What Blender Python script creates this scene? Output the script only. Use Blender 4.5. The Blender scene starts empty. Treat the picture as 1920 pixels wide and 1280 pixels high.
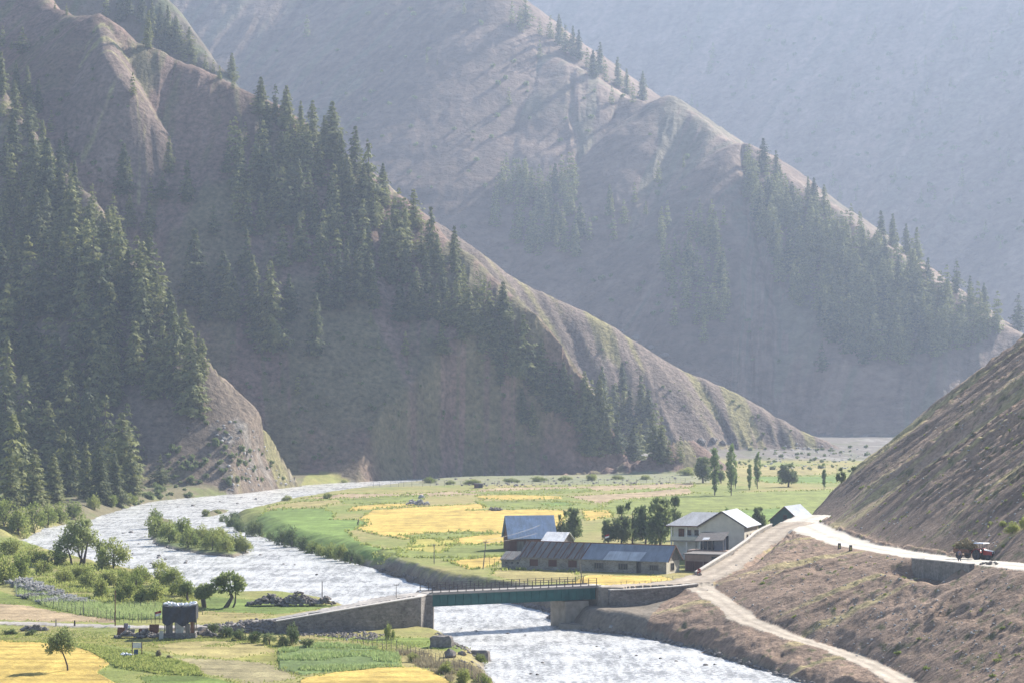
import bpy, math, random
import numpy as np
from mathutils import Vector, Matrix

# ---------------------------------------------------------------- camera, light, exposure
F, CX, HY, H = 4300.0, 960.0, 744.0, 35.6      # focal length, centre column, horizon row (1920x1280 photo), eye height
SC = bpy.context.scene
COL = SC.collection
cam_d = bpy.data.cameras.new('camera')
cam_d.sensor_width = 36.0
cam_d.lens = F / 1920.0 * 36.0
cam_d.shift_y = (HY - 640.0) / 1920.0
cam_d.clip_start = 1.0
cam_d.clip_end = 20000.0
cam = bpy.data.objects.new('camera', cam_d)
COL.objects.link(cam)
cam.location = (0, 0, H)
cam.rotation_euler = (math.radians(90), 0, 0)
SC.camera = cam

SUN_AZ, SUN_EL = math.radians(44), math.radians(35)
world = bpy.data.worlds.new('World')
SC.world = world
world.use_nodes = True
wn = world.node_tree
bg = wn.nodes['Background']
sky = wn.nodes.new('ShaderNodeTexSky')
sky.sky_type = 'NISHITA'
sky.sun_disc = False
sky.sun_elevation = SUN_EL
sky.sun_rotation = SUN_AZ
sky.altitude = 2500
wn.links.new(sky.outputs[0], bg.inputs[0])
bg.inputs[1].default_value = 0.085
sun_d = bpy.data.lights.new('sun', 'SUN')
sun_d.energy = 5.0
sun_d.angle = math.radians(0.53)
sun_d.color = (1.0, 0.95, 0.87)
sun = bpy.data.objects.new('sun', sun_d)
COL.objects.link(sun)
SUND = Vector((math.sin(SUN_AZ) * math.cos(SUN_EL), math.cos(SUN_AZ) * math.cos(SUN_EL), math.sin(SUN_EL)))
sun.rotation_euler = (-SUND).to_track_quat('-Z', 'Y').to_euler()
SC.view_settings.view_transform = 'Standard'
SC.view_settings.look = 'None'
SC.view_settings.gamma = 1.0
SC.view_settings.exposure = 1.40
SC.render.engine = 'CYCLES'
SC.cycles.max_bounces = 4
SC.cycles.diffuse_bounces = 2
SC.cycles.glossy_bounces = 2
SC.cycles.transmission_bounces = 2
SC.cycles.volume_bounces = 0
SC.cycles.transparent_max_bounces = 6
SC.cycles.use_denoising = True
SC.cycles.sample_clamp_indirect = 4.0

# ---------------------------------------------------------------- helpers
def WZ(px, py, z):                      # the point at height z seen at a pixel of the photo
    Y = (H - z) * F / (py - HY)
    return ((px - CX) * Y / F, Y, z)
def WY(px, py, Y):                      # the point at depth Y seen at a pixel
    return ((px - CX) * Y / F, Y, H - (py - HY) * Y / F)

def _h(ix, iy, s):
    n = (ix.astype(np.int64) * 374761393 + iy.astype(np.int64) * 668265263 + s * 1274126177) & 0xffffffff
    n = ((n ^ (n >> 13)) * 1274126177) & 0xffffffff
    n = (n ^ (n >> 16)) & 0xffff
    return (n.astype(np.float32) / 32767.5) - 1.0
def noise(x, y, s=0):
    ix, iy = np.floor(x), np.floor(y)
    fx, fy = (x - ix).astype(np.float32), (y - iy).astype(np.float32)
    u, v = fx * fx * (3 - 2 * fx), fy * fy * (3 - 2 * fy)
    a, b, c, d = _h(ix, iy, s), _h(ix + 1, iy, s), _h(ix, iy + 1, s), _h(ix + 1, iy + 1, s)
    return a + (b - a) * u + (c - a) * v + (a - b - c + d) * u * v
def fbm(x, y, s=0, o=4, g=0.5):
    t, a = 0, 1.0
    n = 0.0
    for k in range(o):
        t = t + a * noise(x, y, s + k * 17)
        n += a
        a *= g
        x, y = x * 1.63 + y * 1.17 + 3.1, y * 1.63 - x * 1.17 + 7.7
    return t / n
def ridged(x, y, s=0, o=4):
    t, a, n = 0, 1.0, 0.0
    for k in range(o):
        t = t + a * (1 - 2 * np.abs(noise(x, y, s + k * 13)))
        n += a
        a *= 0.55
        x, y = x * 2.03 + 1.7, y * 2.03 + 9.2
    return t / n
def ss(a, b, x):
    t = np.clip((x - a) / (b - a), 0, 1)
    return t * t * (3 - 2 * t)
def polyline_dist(X, Y, pts, attrs, closed=False):
    """distance to a polyline, arc length and interpolated attributes at the closest point, side sign"""
    best = np.full(X.shape, 1e9, np.float32)
    outa = [np.zeros(X.shape, np.float32) for _ in attrs[0]]
    arc = np.zeros(X.shape, np.float32)
    acc = 0.0
    for i in range(len(pts) - 1):
        (x0, y0), (x1, y1) = pts[i], pts[i + 1]
        dx, dy = x1 - x0, y1 - y0
        L = math.hypot(dx, dy)
        t = np.clip(((X - x0) * dx + (Y - y0) * dy) / (L * L), 0, 1)
        d = np.hypot(X - x0 - t * dx, Y - y0 - t * dy)
        m = d < best
        best = np.where(m, d, best)
        arc = np.where(m, acc + t * L, arc)
        for k in range(len(outa)):
            outa[k] = np.where(m, attrs[i][k] + t * (attrs[i + 1][k] - attrs[i][k]), outa[k])
        acc += L
    return best, arc, outa
def ridge_field(X, Y, pts, sl, slr=None):
    """for a crest whose flanks fall at slope sl (camera side) and slr (far side): crest height, distance, arc and flank slope governing each point"""
    best = np.full(X.shape, -1e9, np.float32)
    dd, arc, zz, so = (np.zeros(X.shape, np.float32) for _ in range(4))
    acc = 0.0
    for (x0, y0, z0), (x1, y1, z1) in zip(pts[:-1], pts[1:]):
        dx, dy = x1 - x0, y1 - y0
        L = math.hypot(dx, dy)
        cr = ((X - x0) * dy - (Y - y0) * dx) / L
        S = np.where(cr > 0, sl, slr or sl)
        g = (z1 - z0) / L
        g = np.clip(g, -.97 * S, .97 * S)
        l0 = ((X - x0) * dx + (Y - y0) * dy) / L
        dp = np.abs(cr)
        l = np.clip(l0 + dp * g / np.sqrt(S * S - g * g), 0, L)
        d = np.sqrt(dp * dp + (l - l0) ** 2)
        zc = z0 + (z1 - z0) * l / L
        v = zc - S * d
        m = v > best
        best = np.where(m, v, best)
        dd = np.where(m, d, dd); arc = np.where(m, acc + l, arc); zz = np.where(m, zc, zz); so = np.where(m, S, so)
        acc += L
    return dd, arc, zz, so
def inpoly(px, py, poly):
    c = np.zeros(px.shape, bool)
    n = len(poly)
    for i in range(n):
        x0, y0 = poly[i]
        x1, y1 = poly[(i + 1) % n]
        if y0 == y1:
            continue
        m = ((y0 > py) != (y1 > py)) & (px < (x1 - x0) * (py - y0) / (y1 - y0) + x0)
        c ^= m
    return c
def poly_sd(X, Y, poly):
    pts = poly + [poly[0]]
    d, _, _ = polyline_dist(X, Y, pts, [(0,)] * len(pts))
    return np.where(inpoly(X, Y, poly), -d, d)

# ---------------------------------------------------------------- the lie of the land
def crest(l):
    return [WY(*p) for p in l]
SPURS = {   # crest (px, py, depth), slope, gully depth, gully width, roundness
 'near':   (crest([(-700, -420, 1300), (-300, -130, 1260), (-60, 90, 1140), (60, 245, 1080), (150, 360, 1010), (250, 490, 945), (330, 605, 905), (400, 700, 895), (440, 772, 895), (480, 838, 905), (515, 878, 915)]), 1.05, 2.4, 24, 4),
 'front':  (crest([(-500, -350, 1500), (-60, -140, 1400), (60, -40, 1290), (100, 12, 1250), (140, 33, 1220), (182, 27, 1190), (250, 72, 1180), (330, 112, 1170), (440, 162, 1150), (560, 222, 1135), (640, 285, 1125), (735, 362, 1110), (800, 412, 1095), (880, 475, 1075), (990, 580, 1045), (1090, 690, 1020), (1200, 765, 1005), (1280, 815, 1000), (1330, 862, 1000)]), 1.0, 2.6, 30, 5),
 'rib':    (crest([(182, 27, 1190), (203, 100, 1145), (238, 160, 1126), (290, 222, 1118)]), 1.5, 2, 20, 5),
  'back':   (crest([(700, 330, 1350), (800, 405, 1345), (880, 458, 1340), (950, 508, 1335), (1050, 568, 1330), (1150, 612, 1325), (1200, 640, 1320), (1300, 702, 1315), (1380, 738, 1310), (1460, 782, 1300), (1500, 805, 1295), (1545, 829, 1290)]), .95, 3.5, 36, 5),
 'far rib':(crest([(100, -140, 1560), (260, -60, 1500), (350, 60, 1440), (440, 170, 1400), (470, 210, 1385)]), 1.2, 3, 40, 8),
 'middle': (crest([(-300, -260, 2900), (300, -190, 2750), (700, -120, 2550), (930, -30, 2300), (968, 60, 2230), (1020, 100, 2190), (1065, 112, 2160), (1125, 158, 2120), (1165, 186, 2100), (1220, 192, 2070), (1252, 180, 2050), (1292, 210, 2020), (1322, 242, 1990), (1390, 272, 1940), (1450, 310, 1900), (1500, 352, 1865), (1560, 392, 1825), (1640, 442, 1780), (1700, 488, 1740), (1800, 560, 1690), (1870, 604, 1660), (1960, 660, 1620), (2100, 760, 1580)]), .74, 5.5, 60, 4),
 'middle rib': (crest([(1390, 272, 1940), (1400, 400, 1840), (1450, 560, 1740), (1520, 700, 1660), (1560, 800, 1600)]), .75, 4, 50, 16),
 'far':    (crest([(700, -220, 4300), (900, -170, 3950), (1400, -150, 3650), (2000, -150, 3300), (2600, -150, 2900), (3200, 300, 2600)]), .78, 11, 130, 20),
}
STEEP = {'near': 2.2, 'front': 1.7, 'far rib': 1.6, 'back': 1.3}      # flanks facing away
NAMES = ['valley'] + list(SPURS) + ['right']
RIVER_PX = [(50, 1016), (110, 1036), (190, 1058), (235, 1070), (300, 1082), (350, 1112), (440, 1122), (520, 1122), (600, 1128), (632, 1133),
            (700, 1150), (770, 1172), (812, 1190), (850, 1196), (872, 1205), (884, 1218), (915, 1228), (936, 1240), (928, 1258), (938, 1285), (950, 1420),
            (1900, 1420), (1500, 1284), (1440, 1264), (1360, 1238), (1300, 1218), (1250, 1207), (1180, 1192), (1110, 1184), (1050, 1172),
            (1030, 1150), (985, 1136), (940, 1126), (880, 1116), (830, 1108), (760, 1087), (690, 1064), (640, 1054), (560, 1032), (500, 1016), (468, 1004), (440, 985), (412, 972),
            (440, 964), (520, 946), (600, 932), (700, 920), (770, 910), (860, 905), (1000, 903), (1200, 900), (1290, 896), (1310, 889),
            (1200, 890), (1000, 892), (860, 894), (740, 899), (640, 905), (552, 912), (420, 928), (310, 938), (262, 948), (180, 975), (100, 990)]
ISLAND_PX = [(272, 1004), (275, 985), (282, 972), (310, 970), (335, 984), (390, 996), (430, 1006), (462, 1020), (474, 1036), (440, 1044), (380, 1040), (320, 1030), (285, 1020)]
SANDBAR_PX = [(375, 968), (388, 960), (412, 957), (440, 955), (420, 962), (395, 968)]
def flat(poly, z=0.0):
    return [WZ(x, y, z)[:2] for x, y in poly]
RIVER, ISLAND, BAR = flat(RIVER_PX), flat(ISLAND_PX), flat(SANDBAR_PX)
RBANK = flat([(1120, 1150), (1200, 1112), (1262, 1098), (1330, 1086), (1400, 1044), (1462, 1000), (1498, 984), (2600, 1020), (2600, 1700), (1200, 1700)], 5.0)
NEARSIDE = flat([(-900, 1018), (50, 1016), (110, 1036), (235, 1070), (350, 1112), (440, 1122), (600, 1128), (700, 1150), (812, 1190), (884, 1218), (936, 1240), (938, 1285), (950, 1600), (-900, 1600)])

# roads: (px, py, z, half width, slope down, slope up)
def road_pts(l):
    pts, at = [], []
    for px, py, z, w, sd, su in l:
        x, y, _ = WZ(px, py, z)
        pts.append((x, y))
        at.append((z, w, sd, su))
    return pts, at
ROADS = {
 'road': road_pts([(1530, 966, 9.6, 4.2, .7, .9), (1500, 979, 9.5, 4.2, .7, .9), (1530, 995, 9.7, 4.6, .7, .9), (1600, 1020, 10.0, 3.8, .66, .9), (1680, 1034, 11.2, 3.7, .66, .9), (1752, 1045, 12.1, 3.8, .66, .9), (1762, 1046.2, 12.2, 3.8, 6, .9), (1850, 1054, 13.1, 3.9, 6, .9), (1864, 1055.5, 13.2, 3.9, .66, .9), (1960, 1066, 13.6, 4.0, .66, .9), (2350, 1110, 15.0, 4, .66, .9), (3200, 1190, 17, 4, .66, .9)]),
 'dirt_track': road_pts([(1300, 1094, 5.7, 2.4, .6, .8), (1350, 1124, 5.0, 2.1, .7, .8), (1400, 1162, 3.9, 1.9, .7, .8), (1480, 1192, 3.2, 1.6, .7, .8), (1560, 1216, 2.7, 1.5, .7, .8), (1640, 1248, 2.4, 1.6, .7, .8), (1690, 1276, 2.4, 1.6, .7, .8), (1790, 1340, 2.4, 1.3, .7, .8), (2000, 1480, 2.4, 1.3, .7, .8)]),
 'ramp_road': road_pts([(1148, 1098, 6.15, 2.3, 40, .8), (1190, 1095, 6.15, 2.3, 40, .8), (1240, 1093, 6.1, 2.6, 2, .8), (1300, 1088, 6.15, 3.2, .7, .8), (1350, 1068, 6.7, 3.0, .6, .8), (1395, 1040, 7.5, 2.7, .6, .8), (1430, 1014, 8.4, 2.7, .7, .8), (1465, 990, 9.2, 3.0, .7, .9), (1500, 979, 9.5, 3.6, .7, .9)]),
 'approach_road': road_pts([(-700, 1160, 1.7, 2.0, .5, .5), (0, 1166, 1.8, 2.0, .5, .5), (130, 1170, 1.8, 2.0, .5, .5), (270, 1174, 2.0, 1.9, .6, .5), (420, 1172, 2.5, 1.8, .8, .5), (520, 1158, 3.6, 1.8, 2.0, .5), (600, 1144, 4.6, 1.9, 30, .6), (680, 1129, 5.5, 1.9, 40, 1), (760, 1115, 6.1, 2.0, 40, 1), (786, 1111.2, 6.15, 1.85, 40, 1)]),
 'field_path': road_pts([(1275, 1086, 5.4, 1.5, .5, .5), (1240, 1090, 4.6, 1.2, .5, .5)]),
}
_rp, _ra = ROADS['ramp_road']
_tp, _ta = ROADS['dirt_track']
LOWER = (_rp[::-1][:-3] + _tp, _ra[::-1][:-3] + _ta)
RINNER = [((WZ(px, py, z)[0] + 4.5), WZ(px, py, z)[1], z) for px, py, z in [(1530, 966, 9.6), (1500, 979, 9.6), (1600, 1020, 10.0), (1680, 1034, 11.2), (1760, 1046, 12.2), (1850, 1054, 13.1), (1960, 1066, 13.6), (2350, 1110, 15.0)]]

def land(X, Y):
    """height, kind index, arc coordinate, downhill coordinate, distance to river of each point"""
    X = X.astype(np.float32); Y = Y.astype(np.float32)
    wx = X + 3.0 * fbm(X / 40, Y / 40, 5, 3)
    wy = Y + 3.0 * fbm(X / 40, Y / 40, 55, 3)
    # the valley floor
    rise = np.maximum(Y - 950, 0) * 0.009
    near = poly_sd(X, Y, NEARSIDE) < 5
    riv = poly_sd(X + 1.2 * fbm(X / 6, Y / 6, 81, 3), Y + 1.6 * fbm(X / 6, Y / 6, 82, 3), RIVER)
    isl = np.minimum(poly_sd(X, Y, ISLAND), poly_sd(X, Y, BAR))
    river = np.maximum(riv, -isl + fbm(X / 3, Y / 3, 12, 2) * .6)
    zl = np.where(near, 1.7, 3.1) + .35 * fbm(X / 60, Y / 60, 2, 3) + .10 * fbm(X / 9, Y / 9, 3, 3) + .05 * noise(X / 1.6, Y / 1.6, 9)
    zl = np.where((isl < 3), .75 + .2 * noise(X / 5, Y / 5, 4), zl)
    zl = zl + rise
    bw = np.where(near, 5.0, np.where(isl < 3, 2.5, 3.2 + 7 * ss(455, 520, Y)))
    rbw = ss(1, -9, poly_sd(X, Y, RBANK)) * (~near)
    LP, LA = LOWER
    dl, tl, (zlo, wlo, _a, _b) = polyline_dist(X, Y, LP, LA)
    UPp, UPa = ROADS['road']
    du, tu, (zup, wup, _a, _b) = polyline_dist(X, Y, UPp, UPa)
    above = poly_sd(X, Y, LP + [(LP[-1][0] + 400, LP[-1][1]), (LP[-1][0] + 400, 600), (LP[0][0] + 100, 600)]) < 0
    dl_, du_, dr_ = np.maximum(dl - wlo, 0) + .01, np.maximum(du - wup, 0) + .01, np.maximum(river, 0)
    tt = dl_ / (dl_ + du_)
    g1 = ridged(tu / 7.5 + .35 * noise(tu / 6, tt * 3, 85) + .8 * tt, tt * 1.6, 86, 4)
    g2 = ridged(tu / 2.2 + .5 * noise(tu / 2, tt * 7, 87), tt * 5, 88, 3)
    zab = zlo + (zup - zlo) * tt ** .9 + (.85 * g1 + .32 * g2 + .2 * fbm(X / 1.3, Y / 1.6, 89, 3)) * np.sin(3.14 * np.clip(tt, 0, 1)) ** .6
    zab = zab - 2.3 * ss(303, 307, Y) * ss(332, 328, Y) * ss(7, 2, du_)
    tr = dr_ / (dr_ + dl_)
    g3 = ridged(tl / 6 + .3 * noise(tl / 5, tr * 3, 75), tr * 2, 76, 4)
    zbe = .2 + (zlo - .2) * tr ** .75 + (.55 * g3 + .25 * fbm(X / 1.4, Y / 1.8, 77, 3)) * np.sin(3.14 * np.clip(tr, 0, 1)) ** .7
    zl = zl * (1 - rbw) + rbw * np.where(above, zab, zbe)
    bw = bw + 1.2 * fbm(X / 8, Y / 8, 6, 2)
    z = -1.3 + (zl + 1.3) * ss(-1.6, bw, river)
    kind = np.zeros(X.shape, np.int8)
    arc = X.copy(); down = Y.copy()
    z0 = z.copy()
    hmax = np.full(X.shape, -99.0, np.float32)
    for k, (nm, (pts, sl, gA, gL, rr)) in enumerate(SPURS.items()):
        d, t, zc, S = ridge_field(wx, wy, pts, sl, STEEP.get(nm))
        far = nm.startswith('far') and nm != 'far rib' or nm.startswith('middle')
        q = d / (gL * 5)
        r = ridged(t / gL + .7 * noise(t / gL, q, 31 + k), q, 200 + k * 7, 3)
        r2 = ridged(t / (gL * .25) + .5 * noise(t / gL * 2, q * 4, 32 + k), q * 3, 300 + k * 7, 3)
        f3 = fbm(X / (gL * .12), Y / (gL * .12), 90 + k, 3)
        amp = ss(0, gL * 1.1, d)
        jag = fbm(t / (gL * .5), d / (gL * 2), 70 + k, 3) * gL * .07
        zz = zc + jag * (1 - .5 * amp) - S * (np.sqrt(d * d + rr * rr) - rr) + gA * amp * r + gA * .36 * r2 * ss(0, gL * .4, d) + gA * .17 * f3
        if nm == 'near':
            zz = zz + .5 * np.maximum(d - 50, 0) * ss(0, 30000, (X + 218) * -175 - (Y - 1080) * 130)
        m = zz > hmax
        kind = np.where(m & (zz > z), k + 1, kind)
        arc = np.where(m, t, arc); down = np.where(m, d, down)
        hmax = np.maximum(hmax, zz)
    # the slope beside the road on the right, falling to the left
    ip = sorted(RINNER, key=lambda p: p[1])
    ys = np.array([p[1] for p in ip]); xs = np.array([p[0] for p in ip]); zs = np.array([p[2] for p in ip])
    xr = np.interp(Y, ys, xs).astype(np.float32); zr = np.interp(Y, ys, zs).astype(np.float32)
    cy = np.interp(X, [66, 71, 82, 100, 125, 200], [524, 537, 549, 553, 562, 590]) + 3 * noise(X / 14, X * 0, 44)
    cut = np.maximum(Y - cy, 0)
    along = (Y + .35 * X)
    rr_ = ridged(along / 17 + .5 * noise(along / 9, X / 30, 7), X / 110, 8, 4)
    r2_ = ridged(along / 5 + .5 * noise(along / 5, X / 12, 17), X / 40, 18, 3)
    up = np.maximum(X - xr, 0)
    zR = zr + .76 * (X - xr) - .85 * (np.sqrt(cut * cut + 16) - 4) + (2.3 * rr_ + .9 * r2_ + .35 * fbm(X / 2, Y / 2, 19, 3)) * ss(0, 14, up)
    m = (zR > hmax)
    kR = len(SPURS) + 1
    arc = np.where(m, along, arc); down = np.where(m, up, down)
    kind = np.where(m & (zR > z), kR, kind)
    hmax = np.maximum(hmax, zR)
    # the foot of the hills, undercut by the river
    riv0 = poly_sd(X, Y, RIVER)
    hc = np.minimum(hmax, -1.3 + np.maximum(riv0 + 1.2, 0) * 2.4 + np.maximum(riv0 - 5, 0) * 9 + .8 * fbm(X / 9, Y / 9, 83, 2) * ss(1, 6, riv0))
    hmax = np.where(Y > 560, hc, hmax)
    kk = np.where(kind == kR, 1.0, 3.0)
    dd = hmax - z
    z = np.where(dd > kk, hmax, np.where(dd < -kk, z, z + (dd + kk) ** 2 / (4 * kk)))
    kind = np.where(dd < 0, 0, kind)
    # roads are cut into and banked above the ground
    rk = np.zeros(X.shape, np.int8)
    nb = Y < 620
    Xn, Yn = X[nb], Y[nb]
    zn = z[nb]; rn = rk[nb]; kn = kind[nb]
    for j, (nm, (pts, at)) in enumerate(ROADS.items()):
        d, t, (zc, w, sd_, su_) = polyline_dist(Xn, Yn, pts, at)
        e = np.maximum(d - w + .35 * noise(Xn / 1.7, Yn / 1.7, 60 + j) + .5 * noise(Xn / 5, Yn / 5, 160 + j), 0)
        g = 1 + .22 * ridged(t / 4.5 + .4 * noise(t / 4, e / 6, 3 + j), e / 26, 61 + j, 4) * ss(0, 4, e)
        lo = zc - sd_ * e * g
        hi = zc + su_ * e
        zb = zn
        zn = np.clip(zn, lo, hi)
        on = (e <= 0)
        zn = np.where(on, zc + .05 * noise(Xn / .7, Yn / .7, 66) + .03 * noise(Xn / .3, Yn / .3, 67), zn)
        kn = np.where((zn > zb + .15) & ~on & (rn == 0), kR, kn)
        rn = np.where(on, j + 1, rn)
        kn = np.where(on, 0, kn)
    z[nb] = zn
    rk[nb] = rn
    kind[nb] = kn
    sl = (rbw > .5) & (kind == 0) & (rk == 0) & (river > 1.5)
    kind = np.where(sl, kR, kind)
    arc = np.where((rbw > .5), np.where(above, tu, tl), arc)
    down = np.where((rbw > .5), np.where(above, tt * 25, tr * 14), down)
    return z, kind, rk, arc, down, river, isl, near
HAZE_COL, HAZE_D, HAZE_G = (.66, .78, 1.0, 1), .00013, .3
# ---------------------------------------------------------------- materials
def mat(name):
    m = bpy.data.materials.new(name)
    m.use_nodes = True
    nt = m.node_tree
    return m, nt, nt.nodes['Principled BSDF']
def nd(nt, t, **kw):
    n = nt.nodes.new(t)
    for k, v in kw.items():
        setattr(n, k, v)
    return n
def tex(nt, scale, detail=4, rough=.55, stretch=None, kind='ShaderNodeTexNoise'):
    tc = nd(nt, 'ShaderNodeTexCoord')
    v = tc.outputs['Object']
    if stretch:
        mp = nd(nt, 'ShaderNodeMapping')
        mp.inputs['Scale'].default_value = stretch
        nt.links.new(v, mp.inputs[0])
        v = mp.outputs[0]
    n = nd(nt, kind)
    nt.links.new(v, n.inputs['Vector'])
    n.inputs['Scale'].default_value = scale
    if kind == 'ShaderNodeTexNoise':
        n.inputs['Detail'].default_value = detail
        n.inputs['Roughness'].default_value = rough
    return n
def ramp(nt, src, a, b, ca, cb):
    r = nd(nt, 'ShaderNodeMapRange')
    nt.links.new(src, r.inputs[0])
    r.inputs[1].default_value, r.inputs[2].default_value = a, b
    r.inputs[3].default_value, r.inputs[4].default_value = ca, cb
    return r.outputs[0]
def mulc(nt, colr, fac):
    m = nd(nt, 'ShaderNodeVectorMath', operation='SCALE')
    if isinstance(colr, tuple):
        m.inputs[0].default_value = colr
    else:
        nt.links.new(colr, m.inputs[0])
    nt.links.new(fac, m.inputs['Scale'])
    return m.outputs[0]
def bump(nt, bs, h, dist, strength=1.0):
    b = nd(nt, 'ShaderNodeBump')
    b.inputs['Distance'].default_value = dist
    b.inputs['Strength'].default_value = strength
    nt.links.new(h, b.inputs['Height'])
    nt.links.new(b.outputs[0], bs.inputs['Normal'])
    return b
def ground_mat(name, s1, s2, lo, hi, bd, rough=.95):
    m, nt, bs = mat(name)
    at = nd(nt, 'ShaderNodeAttribute', attribute_name='Col')
    n1, n2 = tex(nt, s1, 6, .65), tex(nt, s2, 3)
    f = nd(nt, 'ShaderNodeMath', operation='MULTIPLY')
    nt.links.new(ramp(nt, n1.outputs[0], .3, .7, lo, hi), f.inputs[0])
    nt.links.new(ramp(nt, n2.outputs[0], .3, .7, .82, 1.18), f.inputs[1])
    nt.links.new(mulc(nt, at.outputs['Color'], f.outputs[0]), bs.inputs['Base Color'])
    bs.inputs['Roughness'].default_value = rough
    bs.inputs['Specular IOR Level'].default_value = .15
    bump(nt, bs, n1.outputs[0], bd)
    return m
M = {}
M['hill'] = ground_mat('rocky_slope', .42, .06, .5, 1.5, 1.5)
M['nearhill'] = ground_mat('stony_slope', 1.1, .15, .62, 1.38, .45)
M['far'] = ground_mat('far_slope', .10, .02, .70, 1.30, 3.5)
M['field'] = ground_mat('meadow', 1.6, .25, .70, 1.30, .18)
M['road'] = ground_mat('gravel_road', 2.2, .3, .86, 1.12, .05)
def plain(name, c, rough=.8, s=3.0, lo=.8, hi=1.2, bd=0.0, metal=0.0, detail=5, stretch=None, spec=.3):
    m, nt, bs = mat(name)
    n = tex(nt, s, detail, .6, stretch)
    nt.links.new(mulc(nt, tuple(c), ramp(nt, n.outputs[0], .3, .7, lo, hi)), bs.inputs['Base Color'])
    bs.inputs['Roughness'].default_value = rough
    bs.inputs['Metallic'].default_value = metal
    bs.inputs['Specular IOR Level'].default_value = spec
    if bd:
        bump(nt, bs, n.outputs[0], bd)
    M[name] = m
    return m

# ---------------------------------------------------------------- terrain mesh
def tag(o, label=None, cat=None, group=None, kind=None):
    if label: o['label'] = label
    if cat: o['category'] = cat
    if group: o['group'] = group
    if kind: o['kind'] = kind
    return o
def grid_mesh(name, co, faces, material, cols=None, smooth=True):
    me = bpy.data.meshes.new(name)
    nv, nf = len(co), len(faces)
    k = faces.shape[1]
    me.vertices.add(nv)
    me.vertices.foreach_set('co', co.astype(np.float32).ravel())
    me.loops.add(nf * k)
    me.loops.foreach_set('vertex_index', faces.astype(np.int32).ravel())
    me.polygons.add(nf)
    me.polygons.foreach_set('loop_start', np.arange(0, nf * k, k, dtype=np.int32))
    me.polygons.foreach_set('loop_total', np.full(nf, k, np.int32))
    me.update(calc_edges=True)
    if smooth:
        me.polygons.foreach_set('use_smooth', np.ones(nf, bool))
    if cols is not None:
        a = me.color_attributes.new('Col', 'FLOAT_COLOR', 'POINT')
        a.data.foreach_set('color', np.c_[cols, np.ones(nv)].astype(np.float32).ravel())
    me.materials.append(material)
    return me

pxs = np.concatenate([np.arange(-900, -30, 30), np.arange(-30, 1950, 2.2), np.arange(1950, 3000, 30)])
rows = [175.0]
while rows[-1] < 4500:
    y = rows[-1]
    rows.append(y * (1.0021 if y < 1300 else (1.0026 if y < 2600 else 1.004)))
rows = np.array(rows)
PX, YY = np.meshgrid(pxs, rows)
XX = (PX - CX) * YY / F
NR, NC = PX.shape
ZZ, KIND, ROAD, ARC, DOWN, RIV, ISL, NEAR = land(XX, YY)

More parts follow.
